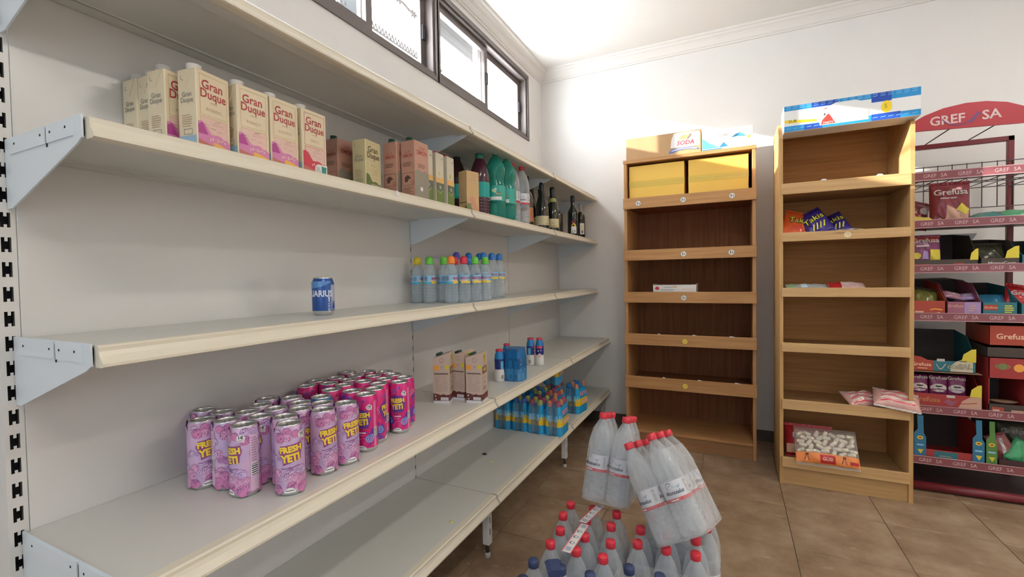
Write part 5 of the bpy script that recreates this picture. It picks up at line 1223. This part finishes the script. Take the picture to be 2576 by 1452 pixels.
m_bor = foil('bag_orange', (0.62, 0.10, 0.02)); m_bpur = foil('bag_purple', (0.035, 0.02, 0.17)); m_bmar = foil('bag_maroon', (0.20, 0.025, 0.035)); m_bgrn = foil('bag_green', (0.05, 0.30, 0.13)); m_btl = foil('bag_teal', (0.05, 0.22, 0.20)); m_bred = foil('bag_red', (0.45, 0.02, 0.025)); m_bsil = foil('bag_silver', (0.55, 0.52, 0.50)); m_byel = foil('bag_yellow', (0.62, 0.50, 0.08)); m_blil = foil('bag_lilac', (0.38, 0.26, 0.50)); m_bplum = foil('bag_plum', (0.16, 0.02, 0.09)); m_bdk = foil('bag_dark', (0.05, 0.05, 0.03))
m_lime = mat('print_limeyellow', (0.66, 0.62, 0.04), 0.4)
def takis(flame):
    p = Print(); p.text('Takis', 0.0, 0.02, 0.050, m_ink, 2, bold=0.06, shear=0.2, rot=0.15); p.text('Takis', 0.0, 0.02, 0.050, m_lime, 4, bold=0.0, shear=0.2, rot=0.15)
    for k in range(4): p.stroke([(-0.03+0.018*k, -0.05), (-0.02+0.018*k, -0.03), (-0.012+0.018*k, -0.012)], 0.006, flame, 2)
    return p
SH2 = L2[1][0]+0.024+0.0005; Y0 = TY_0
gs = 'snack bags in the pale oak unit'
bag('snack_bag', 'orange crisp bag slumped at the left of the upper shelf', 0.145, 0.165, 0.020, m_bor, (1.652, 1.375, SH2+0.072), (-0.55, 0.28, 0.10), 3, takis(m_redb), m_bor, group=gs)
bag('snack_bag', 'purple crisp bag lying between the orange one and another purple one', 0.120, 0.165, 0.017, m_bpur, (1.738, 1.352, SH2+0.074), (-0.60, -0.50, -0.05), 4, takis(m_lime), m_bpur, group=gs)
bag('snack_bag', 'purple crisp bag leaning back at the right of the bag heap', 0.110, 0.150, 0.016, m_bpur, (1.835, 1.400, SH2+0.064), (-0.75, -0.45, -0.1), 5, takis(m_lime), m_bpur, group=gs)
bag('snack_bag', 'purple and yellow crisp bag lying flat on the upper shelf', 0.170, 0.085, 0.012, m_bpur, (1.895, 1.318, SH2+0.020), (-1.42, 0.0, 0.08), 6, Print().stroke([(-0.07, -0.02), (-0.03, 0.02), (0.0, -0.01), (0.04, 0.02), (0.07, -0.01)], 0.014, m_lime, 1).stroke([(-0.06, 0.02), (-0.01, -0.02), (0.05, 0.0)], 0.010, m_bub, 2), m_bpur, group=gs)
SH3 = L2[2][0]+0.024+0.0005
m_cel = clear_mat('cellophane', (0.92, 0.95, 0.94), 0.55, 0.15, (0.60, 0.66, 0.66), bump=0.8, bscale=60)
o = bag('sweet_bag', 'clear flat bag with a green end on the middle shelf', 0.200, 0.110, 0.014, m_cel, (1.695, 1.345, SH3+0.024), (-1.30, 0.0, 0.05), 7, Print().rect(-0.098, -0.05, -0.055, 0.05, mat('pale_green', (0.35, 0.60, 0.36), .4), 1, 4, 6).rect(-0.03, -0.03, 0.0, 0.03, mat('pale_blue', (0.45, 0.60, 0.72), .4), 1, 3, 4), m_cel, group=gs)
o = bag('sweet_bag', 'red and white bag lying on the middle shelf', 0.165, 0.115, 0.018, foil('bag_rosewhite', (0.62, 0.42, 0.40)), (1.878, 1.348, SH3+0.028), (-1.25, 0.0, -0.05), 8, Print().rect(-0.080, -0.052, -0.025, 0.052, m_bred, 1, 5, 6).stroke([(-0.01, 0.0), (0.03, 0.01), (0.07, 0.0)], 0.008, m_bsil, 1), m_bred, group=gs)
SH5 = L2[4][0]+0.024+0.0005
m_pkb = foil('bag_pinkwhite', (0.62, 0.36, 0.32)); 
def stripes():
    p = Print()
    for k in range(6): p.stroke([(-0.07+0.002*k, -0.045+0.016*k), (-0.02, -0.040+0.016*k), (0.03, -0.046+0.016*k), (0.07, -0.040+0.016*k)], 0.005, m_bub if k % 2 else m_yrd, 1)
    return p
bag('snack_bag', 'pink striped snack bag on the lower shelf, inner one of two', 0.165, 0.120, 0.036, m_pkb, (1.955, 1.375, SH5+0.036), (-1.15, 0.0, 0.35), 9, stripes(), m_bsil, group=gs)
bag('snack_bag', 'pink striped snack bag jutting out at the right of the lower shelf', 0.190, 0.125, 0.034, m_pkb, (2.085, 1.315, L2[4][1]+0.034), (-1.12, 0.12, -0.12), 10, stripes(), m_bsil, group=gs)
# bottom shelf: bag of white puffed sticks with an orange foot, a red bag behind it
SH6 = L2[5][0]+0.024+0.0005
bag('snack_bag', 'red snack bag standing behind the bag of puffed sticks', 0.235, 0.165, 0.030, m_bred, (1.712, 1.415, SH6+0.085), (-0.30, 0.0, 0.0), 11, Print().text('RISI', -0.05, 0.03, 0.04, m_bub, 1, bold=0.02).rect(-0.11, -0.07, -0.02, -0.02, m_lpeach, 1, 4, 4), m_bred, group=gs)
tlt = -0.62
bw, bh = 0.290, 0.185
pb = Print(); m_fo = mat('foot_orange', (0.72, 0.22, 0.05), 0.35)
pb.rect(-0.145, -0.092, 0.145, -0.040, m_fo, 1, 14, 4); pb.rect(-0.035, -0.088, 0.035, -0.048, m_bred, 2, 5, 3)
for x in (-0.095, 0.075): pb.stroke([(x-0.012, -0.082), (x, -0.050), (x+0.010, -0.082)], 0.004, m_brn, 3); pb.rect(x-0.006, -0.056, x+0.008, -0.046, m_brn, 3)
pb.rect(0.10, -0.082, 0.138, -0.066, m_bred, 2, 2, 1); pb.text('GUSI', 0.0, -0.068, 0.022, m_lpeach, 3, bold=0.02)
m_cel2 = clear_mat('clear_bag', (0.97, 0.97, 0.97), 0.80, 0.12, (0.75, 0.73, 0.70), bump=0.6, bscale=40)
puff = bag('puffed_snack_bag', 'clear bag of white puffed sticks with an orange foot', bw, bh, 0.030, m_cel2, (1.777, 1.300, SH6+0.099), (tlt, 0.0, 0.02), 12, pb, m_cel2, group=gs)
m_stick = mat('puffed_stick', (0.74, 0.66, 0.52), 0.7)
sme = MB().lathe([(0, -0.020), (0.0075, -0.0185), (0.0105, -0.013), (0.011, 0.0), (0.0105, 0.013), (0.0075, 0.0185), (0, 0.020)], 8).mesh('puffed_stick', [m_stick])
r_ = random.Random(11); f_ = bag_fn(bw, bh, 0.030, 12); cnt_ = 0
for j in range(5):
    for i in range(7):
        x = -0.118+0.0385*i+(0.012 if j % 2 else 0)+r_.uniform(-.005, .005); y = -0.028+0.0240*j+r_.uniform(-.004, .004)
        if abs(x) > 0.128 or y > 0.078: continue
        dpt = -max(0.004, f_(x, y)-0.012)
        link('puffed_stick', sme, puff, (x, dpt, y), (r_.uniform(-.3, .3), 1.2+r_.uniform(-.9, .9), r_.uniform(-.3, .3)))
# ================================================================== RED SNACK STAND AT THE RIGHT
m_srd = mat('stand_red', (0.17, 0.018, 0.026), 0.35); m_sdk = mat('stand_dark', (0.055, 0.02, 0.022), 0.5); m_wire = mat('wire_dark', (0.10, 0.08, 0.085), 0.4, metal=0.4)
m_strip = mat('strip_maroon', (0.24, 0.075, 0.09), 0.22, coat=0.5); m_stre = mat('strip_edge', (0.48, 0.30, 0.31), 0.3); m_strt = mat('strip_letters', (0.62, 0.42, 0.44), 0.4)
GX0, GX1, GY0, GY1 = 2.185, 2.860, 1.455, 1.800
st = thing('snack_stand', 'red metal snack stand with lettered shelf strips and arched sign', 'display stand', (GX0, GY1, 0))
def L(x, y, z): return (x-GX0, y-GY1, z)
for x in (2.262, 2.694):
    MB().bbox(L(x, 1.80, 0.0), L(x+0.026, 1.825, 1.925), 0.002).build('post', m_srd, st)
MB().bbox(L(2.262, 1.80, 1.898), L(2.720, 1.825, 1.925), 0.002).build('top_bar', m_srd, st)
MB().tube([L(GX0, 1.478, 0.028), L(GX1, 1.478, 0.028)], 0.022, 12).build('base_tube', m_srd, st)
MB().bbox(L(GX0, 1.50, 0.010), L(GX1, 1.82, 0.035), 0.002).build('base_plate', m_sdk, st)
for x in (GX0, GX1-0.02): MB().bbox(L(x, 1.49, 0.03), L(x+0.02, 1.80, 0.06), 0.002).build('base_arm', m_srd, st)
LV = [1.457, 1.220, 0.966, 0.472, 0.198]
def strip(parent, y, z, sk=0):
    s_ = MB().bbox(L(GX0, y-0.004, z-0.044), L(GX1, y, z), 0.001).build('price_strip', m_strip, parent)
    p = Print(); Lx = GX1-GX0
    p.rect(0, 0, Lx, 0.004, m_stre, 1); p.rect(0, 0.041, Lx, 0.044, m_stre, 1)
    for k in range(5):
        x = 0.060+0.137*k
        p.text('GREF', x, 0.0215, 0.026, m_strt, 2, bold=0.0, sx=0.9); p.text('SA', x+0.056, 0.0215, 0.026, m_strt, 2, bold=0.0, sx=0.9)
    mb = MB(); p.into(mb, on_plane(L(GX0, y-0.0042, z-0.044), (1, 0, 0), (0, 0, 1), 0.0003)); mb.build('strip_print', p.mats, parent)
for k, z in enumerate(LV):
    sh = MB().bbox(L(GX0, GY0, z-0.034), L(GX1, GY1, z-0.030), 0.001).build('shelf_tray', m_sdk, st)
    strip(sh, GY0, z)
# empty wire basket at the top with its own strip, and the wire back
bk = MB(); bk.tube([L(GX0, 1.425, 1.655), L(GX1, 1.425, 1.655)], 0.003, 6); bo = bk.build('basket_rail', m_wire, st); strip(bo, 1.420, 1.702)
for x in [2.205+0.0635*k for k in range(11)]:
    MB().tube([L(x, 1.797, 1.795), L(x, 1.797, 1.540)], 0.0022, 6).build('wire', m_wire, st)
    MB().tube([L(x, 1.797, 1.655), L(x, 1.425, 1.655)], 0.0022, 6).build('wire', m_wire, st)
for z in (1.790, 1.690, 1.652, 1.540): MB().tube([L(GX0, 1.7955, z), L(GX1, 1.7955, z)], 0.0026, 6).build('wire', m_wire, st)
MB().tube([L(GX0, 1.60, 1.655), L(GX1, 1.60, 1.655)], 0.0022, 6).build('wire', m_wire, st)
# arched sign
m_sign = mat('sign_red', (0.42, 0.028, 0.045), 0.4); m_slet = mat('sign_letters', (0.72, 0.52, 0.52), 0.4); m_svi = mat('sign_violet', (0.16, 0.06, 0.18), 0.45)
arch = [(2.165, 1.952), (2.690, 1.928), (2.705, 1.945), (2.700, 1.968), (2.660, 2.010), (2.590, 2.045), (2.510, 2.064), (2.430, 2.068), (2.340, 2.056), (2.260, 2.028), (2.195, 1.990)]
sg = MB().prism([(a-GX0, b) for a, b in arch], 1.550-GY1, 1.562-GY1, 'Y').build('sign_board', m_sign, st)
p = Print()
p.text('GREF', 2.355-GX0, 1.990, 0.066, m_slet, 2, bold=0.022, sx=0.95, rot=0.02); p.text('SA', 2.530-GX0, 1.992, 0.066, m_slet, 2, bold=0.022, sx=1.0, rot=0.02)
p.poly([(2.440-GX0, 1.965), (2.455-GX0, 1.962), (2.490-GX0, 2.012), (2.475-GX0, 2.014), (2.458-GX0, 1.990)], m_svi, 2); p.ring(2.400-GX0, 2.03, 0.075, 0.005, m_svi, 3, a0=3.6, a1=5.6)
mb = MB(); p.into(mb, on_plane((0, 1.5495-GY1, 0), (1, 0, 0), (0, 0, 1), 0.0004)); mb.build('sign_lettering', p.mats, sg)
for x in (2.37, 2.56): MB().tube([L(x, 1.556, 1.945), L(x-0.03, 1.80, 1.925)], 0.003, 6).build('sign_stay', m_wire, st)

# ------------------------------------------------------------------ goods on the stand
gg = 'goods on the red snack stand'
def tray(label, x0, x1, z, hf, hb, m, pr_=None, tab=None, depth=0.30, back=None, y0=None, name='display_carton', inner=None):
    y0 = GY0+0.006 if y0 is None else y0; y1 = y0+depth
    t = thing(name, label, 'carton', ((x0+x1)/2, (y0+y1)/2, z), group=gg); w, d = x1-x0, depth; k = 0.002
    mi = inner or mat('carton_inside_dark', (0.05, 0.035, 0.03), 0.8)
    mb = MB().box((-w/2, -d/2, 0), (w/2, d/2, k)).box((-w/2, -d/2, 0), (w/2, -d/2+k, hf)).box((-w/2, d/2-k, 0), (w/2, d/2, hb), 1)
    for s in (-1, 1):
        a = s*(w/2-k); b = s*w/2
        mb.prism([(-d/2, 0), (d/2, 0), (d/2, hb), (-d/2+0.10, hb*0.9), (-d/2, hf)], min(a, b), max(a, b), 'X')
    mb.build('carton_body', [m, mi], t)
    if pr_: print_obj(pr_, on_plane((-w/2, -d/2, 0), (1, 0, 0), (0, 0, 1)), 'carton_print', t)
    if tab:
        xa, xb, ha, hb_, mt = tab
        pts = [(xb-x0-w/2, ha), (xb-x0-w/2, hb_), (xb-x0-w/2-0.3*(xb-xa), hb_-0.002), (xa-x0-w/2+0.15*(xb-xa), (ha+hb_)/2+0.006), (xa-x0-w/2, ha)]
        MB().prism(pts[::-1], -d/2-0.001, -d/2+0.001, 'Y').build('price_tab', mt, t)
    return t
m_tdk = mat('carton_black_brown', (0.06, 0.045, 0.035), 0.5); m_tor = mat('carton_brick_red', (0.38, 0.055, 0.03), 0.5); m_tpk = mat('carton_mauve', (0.30, 0.10, 0.16), 0.5); m_ttl = mat('carton_teal', (0.025, 0.16, 0.20), 0.5); m_tyl = mat('tab_yellow', (0.66, 0.55, 0.05), 0.5); m_tred = mat('carton_red', (0.34, 0.035, 0.035), 0.5); m_tpe = mat('carton_peach', (0.55, 0.33, 0.24), 0.5); m_tgn = mat('carton_green', (0.09, 0.22, 0.05), 0.5); m_tbl = mat('carton_blue', (0.03, 0.17, 0.30), 0.5); m_dimw = mat('dim_white', (0.55, 0.50, 0.48), 0.5)
S1_, S2_, S3_, S4_, S5_ = [z-0.0295 for z in LV]
# level 1
def gref(w, sz, col=None): 
    p = Print(); p.text('Grefusa', 0.0, 0.062, sz, col or m_dimw, 2, bold=0.02); return p
p = gref(0.16, 0.044); p.lines(-0.045, 0.045, 0.028, 0.040, 1, m_dimw, 1, 0.5, 1); p.poly([(-0.02, -0.005), (0.02, -0.03), (0.075, -0.03), (0.07, -0.10), (-0.03, -0.10), (-0.02, -0.06)], m_tpe, 1); p.poly([(0.02, -0.03), (0.04, 0.002), (0.06, -0.02), (0.075, -0.03), (0.06, -0.06)], m_tyl, 2); p.text('2', -0.045, -0.085, 0.035, m_dimw, 2, bold=0.02)
bag('snack_bag', 'upright maroon snack bag with white lettering on the top shelf', 0.165, 0.215, 0.030, m_bmar, (2.365, 1.545, S1_+0.112), (-0.06, 0.0, 0.0), 21, p, m_bmar, group=gg)
bag('snack_bag', 'small maroon snack bag leaning beside the upright maroon one', 0.11, 0.14, 0.022, m_bmar, (2.245, 1.60, S1_+0.070), (-0.3, 0.28, 0.2), 22, Print().disc(0.02, 0.02, 0.02, m_dimw, 1).rect(-0.05, 0.0, -0.01, 0.012, m_dimw, 1), m_bmar, group=gg)
bag('snack_bag', 'small yellow snack bag lying at the left of the top shelf', 0.10, 0.075, 0.018, m_byel, (2.245, 1.505, S1_+0.026), (-1.0, 0.25, 0.0), 23, None, m_bdk, group=gg)
for k, (x, w_, c) in enumerate(((2.52, 0.13, m_btl), (2.625, 0.14, m_bgrn), (2.715, 0.12, m_bsil))):
    bag('snack_bag', ['teal foil bag lying on the top shelf right of the maroon bag', 'green foil bag lying in the middle of the right heap', 'silver foil bag lying at the right end of the heap'][k], w_, 0.12, 0.024, c, (x, 1.56, S1_+0.034+0.004*k), (-1.3, 0.1*(k-1), 0.2*(k-1)), 24+k, None, c, group=gg)
# level 2
p = Print(); W1 = 0.262; p.rect(0.002, 0.004, 0.07, 0.034, m_tred, 1); p.lines(0.01, 0.06, 0.012, 0.026, 1, m_dimw, 2, 0.4, 1); p.lines(0.085, 0.14, 0.010, 0.024, 1, m_gry, 2, 0.6, 1); p.rect(0.165, 0.008, 0.205, 0.036, m_tred, 1); p.lines(0.215, 0.255, 0.012, 0.024, 1, m_gry, 2, 0.6, 1)
t = tray('black display carton with a purple bag and yellow tab, second shelf', 2.192, 2.452, S2_, 0.055, 0.20, m_tdk, p, (2.420, 2.452, 0.05, 0.108, m_tyl))
p = gref(0.13, 0.036); p.poly([(-0.062, 0.082), (0.062, 0.086), (0.04, 0.05), (-0.01, 0.066), (-0.062, 0.06)], m_tred, 1); p.lines(-0.04, 0.03, 0.028, 0.040, 1, m_dimw, 2, 0.7, 1); p.disc(-0.04, -0.02, 0.018, m_tyl, 1); p.rect(0.015, -0.05, 0.06, 0.012, m_tyl, 1, 3, 3); p.poly([(-0.02, -0.04), (0.01, -0.04), (0.005, 0.0), (-0.01, 0.01)], m_blil, 1)
bag('snack_bag', 'plum snack bag with white lettering in the black carton', 0.128, 0.160, 0.020, m_bplum, (2.262, 1.530, S2_+0.098), (-0.10, 0.0, 0.0), 27, p, m_bplum, group=gg)
t = thing('card_flap', 'white card sheet standing behind the black cartons', 'card', (2.462, 1.795, S2_), group=gg)
MB().prism([(-0.075, 0.0), (0.075, 0.0), (0.062, 0.14), (0.090, 0.175), (0.105, 0.205), (-0.080, 0.205), (-0.040, 0.14)], -0.0015, 0.0, 'Y').build('sheet', m_paper, t); MB().box((-0.075, -0.03, 0.0), (0.075, 0.0, 0.002)).build('foot', m_paper, t)
p = Print(); p.text('MisterCorn', 0.078, 0.030, 0.022, m_dimw, 2, bold=0.02); p.stroke([(0.01, 0.012), (0.07, 0.010), (0.13, 0.014)], 0.002, m_dimw, 1)
tray('black display carton with white lettering on the second shelf', 2.462, 2.605, S2_, 0.056, 0.165, m_tdk, p, (2.552, 2.603, 0.055, 0.115, m_tyl))
bag('snack_bag', 'dark foil bag inside the lettered black carton', 0.12, 0.11, 0.022, m_bdk, (2.530, 1.56, S2_+0.075), (-0.4, 0.0, 0.0), 28, None, m_bdk, group=gg)
tray('teal display carton at the right of the second shelf', 2.612, 2.74, S2_, 0.07, 0.15, m_ttl)
# level 3
p = Print(); p.lines(0.008, 0.055, 0.03, 0.045, 1, m_lpeach, 2, 0.5, 1); p.stroke([(0.07, 0.045), (0.09, 0.05), (0.12, 0.045)], 0.007, m_orr, 1); p.stroke([(0.085, 0.022), (0.11, 0.030)], 0.008, m_lpeach, 1)
tray('brick-red display carton on the third shelf', 2.194, 2.326, S3_, 0.092, 0.20, m_tor, p)
p = Print(); p.text('Grefusa', 0.034, 0.066, 0.020, m_lpeach, 2); p.rect(0.068, 0.002, 0.132, 0.086, m_blil, 1); p.lines(0.085, 0.115, 0.04, 0.075, 3, m_tpe, 2, 0.5, 1)
tray('mauve display carton between the brick-red and teal ones', 2.332, 2.465, S3_, 0.088, 0.20, m_tpk, p)
p = Print(); p.rect(0.006, 0.046, 0.056, 0.074, m_tor, 1); p.text('Grefusa', 0.031, 0.060, 0.016, m_lpeach, 2); p.lines(0.082, 0.118, 0.034, 0.076, 4, m_lime, 2, 0.5, 1)
tray('teal display carton on the third shelf', 2.470, 2.600, S3_, 0.086, 0.18, m_ttl, p)
tray('dark teal display carton at the right end of the third shelf', 2.612, 2.75, S3_, 0.080, 0.15, m_ttl, name='display_carton')
bag('snack_bag', 'olive foil bag in the brick-red carton', 0.115, 0.13, 0.030, foil('bag_olive', (0.16, 0.16, 0.04)), (2.262, 1.535, S3_+0.088), (-0.5, 0.2, 0.0), 31, None, m_bdk, group=gg)
for k, (x, zz, a) in enumerate(((2.372, 0.118, 0.25), (2.428, 0.108, -0.15))):
    bag('snack_bag', ['lilac bag with lettering in the mauve carton, upper one', 'lilac bag with lettering in the mauve carton, lower one'][k], 0.085, 0.05, 0.014, [foil('bag_mauve', (0.36, 0.18, 0.24)), m_blil][k], (x, 1.520+0.03*k, S3_+zz), (-0.9, a, a), 32+k, Print().text('Grefusa', 0, 0, 0.018, m_dimw, 1, bold=0.02), None, group=gg)
bag('snack_bag', 'blue foil bag inside the teal carton', 0.11, 0.11, 0.022, foil('bag_blue', (0.03, 0.16, 0.28)), (2.535, 1.54, S3_+0.076), (-0.6, 0.0, 0.0), 34, None, None, group=gg)
t = thing('arched_card', 'black arched card backing behind the third-shelf cartons', 'card', (2.40, 1.770, S3_), group=gg)
MB().prism([(-0.20, 0), (0.20, 0), (0.20, 0.06), (0.16, 0.14), (0.10, 0.195), (0.02, 0.21), (-0.12, 0.205), (-0.20, 0.19)], -0.003, 0.0, 'Y').build('sheet', m_tdk, t); MB().box((-0.2, -0.03, 0), (0.2, 0, 0.002)).build('foot', m_tdk, t)
bag('snack_bag', 'red lettered bag at the right end of the third shelf', 0.14, 0.12, 0.022, m_bred, (2.655, 1.55, S3_+0.10), (-0.35, 0.2, 0.0), 35, Print().text('Grefusa', 0, 0.02, 0.034, m_dimw, 1, bold=0.02), m_bred, group=gg)
# level 4
p = Print(); W4 = 0.282; p.text('Grefusa', 0.060, 0.060, 0.036, mat('dim_gold', (0.45, 0.20, 0.06), .5), 2, bold=0.02); p.poly([(0.13, 0.052), (0.15, 0.070), (0.17, 0.056), (0.19, 0.070), (0.165, 0.03)], m_tpk, 1)
p.poly([(0.19, 0.004), (0.280, 0.004), (0.280, 0.088), (0.235, 0.086), (0.205, 0.064), (0.19, 0.03)], m_tpe, 2); p.stroke([(0.195, 0.048), (0.23, 0.052), (0.262, 0.058)], 0.004, m_tred, 3); p.stroke([(0.215, 0.018), (0.25, 0.024), (0.276, 0.020)], 0.005, m_tred, 3); p.rect(0.142, 0.076, 0.176, 0.090, m_dimw, 3)
t = tray('lower red display carton with a peach panel, fourth shelf', 2.190, 2.472, S4_, 0.092, 0.205, m_tred, p, (2.424, 2.470, 0.088, 0.152, m_tyl), depth=0.28)
MB().box((-0.141, -0.14, 0.2055), (0.141, 0.14, 0.2075)).build('carton_top', mat('carton_kraft', (0.30, 0.17, 0.11), .6), t)
for k, x in enumerate((2.232, 2.312, 2.388)):
    p = Print(); p.text('Grefusa', 0, 0.048, 0.024, m_dimw, 2, bold=0.02); p.disc(0, -0.005, 0.034, m_dimw, 1, ry=0.022); p.rect(-0.014, 0.000, 0.014, 0.007, m_ink, 2); p.stroke([(-0.03, -0.016), (0.0, -0.010), (0.03, -0.016)], 0.005, m_bplum if k < 2 else m_blil, 2)
    bag('seed_bag', ['plum seed bag with white oval, left one of three', 'plum seed bag with white oval, middle one of three', 'plum seed bag with lilac oval, right one of three'][k], 0.076, 0.125, 0.014, m_bplum, (x, 1.505+0.004*k, S4_+0.122), (-0.08, 0.03*(k-1), 0.0), 40+k, p, None, group=gg)
p = Print(); p.poly([(0.002, 0.002), (0.085, 0.002), (0.085, 0.056), (0.06, 0.060), (0.035, 0.075), (0.002, 0.080)], m_tor, 1); p.text('Grefusa', 0.036, 0.034, 0.026, m_lpeach, 2, bold=0.02); p.lines(0.02, 0.075, 0.012, 0.020, 1, m_lpeach, 2, 0.5, 1)
p.poly([(0.095, 0.040), (0.113, 0.030), (0.14, 0.044), (0.122, 0.014), (0.110, 0.012)], m_dimw, 2); p.poly([(0.10, 0.038), (0.113, 0.032), (0.132, 0.040), (0.12, 0.018), (0.11, 0.018)], m_ttl, 3); p.rect(0.10, 0.054, 0.132, 0.068, m_dimw, 2)
p.poly([(0.155, 0.003), (0.244, 0.003), (0.244, 0.070), (0.205, 0.070), (0.175, 0.055), (0.155, 0.030)], mat('cream_bubble', (0.58, 0.52, 0.40), .5), 2); p.text('CON', 0.170, 0.026, 0.024, m_leaf, 3, bold=0.06); p.text('CON', 0.170, 0.026, 0.024, m_dimw, 5, bold=0.0); p.text('SAL', 0.214, 0.030, 0.034, m_leaf, 3, bold=0.06); p.text('SAL', 0.214, 0.030, 0.034, m_dimw, 5, bold=0.0); p.rect(0.19, 0.056, 0.22, 0.062, m_leaf, 3)
t = tray('upper display carton with a cream speech bubble and yellow tab', 2.200, 2.456, S4_+0.2085, 0.058, 0.20, m_ttl, p, (2.398, 2.456, 0.056, 0.125, m_tyl), depth=0.26, y0=GY0+0.03)
# red dispenser box with a dark mouth
t = thing('dispenser_box', 'red dispenser box with a dark arched mouth', 'box', (2.570, 1.60, S4_), group=gg)
w_, d_, h_ = 0.145, 0.27, 0.300
mb = MB().box((-w_/2, d_/2-0.003, 0), (w_/2, d_/2, h_), 1).box((-w_/2, -d_/2, 0), (-w_/2+0.003, d_/2, h_)).box((w_/2-0.003, -d_/2, 0), (w_/2, d_/2, h_)).box((-w_/2, -d_/2, h_-0.003), (w_/2, d_/2, h_)).box((-w_/2, -d_/2, 0), (w_/2, d_/2, 0.003), 1)
mb.box((-w_/2, -d_/2, 0.195), (w_/2, -d_/2+0.003, h_)).box((-w_/2, -d_/2, 0), (w_/2, -d_/2+0.003, 0.062), 1)
mb.build('box_body', [m_tred, m_tdk], t)
p = Print(); p.disc(0.052, 0.255, 0.030, m_leaf, 1, ry=0.016); p.ring(0.052, 0.255, 0.022, 0.004, m_tor, 2); p.disc(0.112, 0.25, 0.020, m_orr, 1); p.rect(0.012, 0.018, 0.058, 0.046, m_tor, 1); p.lines(0.016, 0.05, 0.026, 0.040, 1, m_dimw, 2, 0.6, 1); p.rect(0.085, 0.014, 0.130, 0.036, m_tpe, 1)
print_obj(p, on_plane((-w_/2, -d_/2, 0), (1, 0, 0), (0, 0, 1)), 'box_print', t)
MB().lathe([(0, 0.0), (0.045, 0.0), (0.056, 0.008), (0.057, 0.010), (0.045, 0.004), (0, 0.003)], 18, mx=Matrix.Translation((0.0, -0.09, 0.063)) @ Matrix.Diagonal((1, 0.6, 1, 1))).build('mouth_rim', mat('carton_kraft', (0.30, 0.17, 0.11), .6), t)
t = tray('wine-red carton stacked on the dispenser box', 2.490, 2.650, S4_+0.3005, 0.05, 0.06, m_tdk, None, depth=0.27, y0=1.467)
p = Print(); p.text('Grefusa', 0.085, 0.045, 0.038, m_lpeach, 2, bold=0.02)
t = tray('red lettered carton at the top of the right-hand stack', 2.500, 2.700, S4_+0.3612, 0.100, 0.105, m_tor, p, depth=0.26, y0=1.470)
tray('mauve display carton right of the dispenser box', 2.66, 2.80, S4_, 0.10, 0.2, m_tpk)
# level 5
p = Print(); p.rect(0.09, 0.004, 0.185, 0.060, m_ttl, 1); p.lines(0.11, 0.16, 0.02, 0.045, 2, m_gry, 2, 0.5, 1); p.lines(0.02, 0.08, 0.02, 0.04, 1, m_tor, 2, 0.4, 1)
t = tray('wide red carton with a dark open back, bottom shelf', 2.195, 2.480, S5_, 0.066, 0.225, m_tred, p, depth=0.30)
for (x0, x1, m_, nm, lab) in ((2.200, 2.250, m_tbl, 'side_card', 'blue and yellow card at the left of the wide red carton'), (2.436, 2.482, m_tbl, 'side_card', 'blue card with yellow marks at the right of the wide red carton'), (2.488, 2.530, m_tgn, 'side_card', 'green card beside the blue card on the bottom shelf')):
    o = thing(nm, lab, 'card', ((x0+x1)/2, 1.4585, S5_), group=gg); hw = (x1-x0)/2
    MB().prism([(-hw, 0), (hw, 0), (hw, 0.13), (hw*0.6, 0.15), (hw*0.5, 0.245), (-hw*0.5, 0.245), (-hw*0.4, 0.17), (-hw, 0.15)], -0.0012, 0.0012, 'Y').build('card', m_, o)
    p = Print(); p.poly([(-0.012, 0.062), (0.014, 0.062), (0.002, 0.038)][::-1], m_tyl, 1); p.disc(0, 0.125, 0.013, m_tyl, 1, ry=0.010); p.disc(0, 0.125, 0.007, m_tor, 2, ry=0.004); p.rect(-0.014, 0.082, 0.014, 0.09, m_sky, 1)
    print_obj(p, on_plane((0, -0.0014, 0.0), (1, 0, 0), (0, 0, 1)), 'card_print', o)
tray('dark red carton holding foil bags, bottom shelf', 2.536, 2.76, S5_, 0.055, 0.20, m_sdk, None)
bag('snack_bag', 'red and silver foil bag standing on the bottom shelf', 0.085, 0.15, 0.022, foil('bag_redsilver', (0.26, 0.08, 0.08), rough=0.15), (2.573, 1.52, S5_+0.098), (-0.2, -0.45, 0.0), 51, Print().stroke([(-0.02, -0.05), (0.0, 0.0), (0.01, 0.05)], 0.012, m_bsil, 1), None, group=gg)
bag('snack_bag', 'green foil bag tipped forward on the bottom shelf', 0.10, 0.13, 0.022, m_bgrn, (2.635, 1.51, S5_+0.085), (-0.4, 0.6, 0.0), 52, None, None, group=gg)
bag('snack_bag', 'dark lettered bag behind the foil bags, bottom shelf', 0.14, 0.19, 0.022, m_bdk, (2.655, 1.62, S5_+0.115), (-0.1, 0.0, 0.0), 53, Print().text('Grefusa', 0, 0.05, 0.034, m_gry, 1, bold=0.02), None, group=gg)
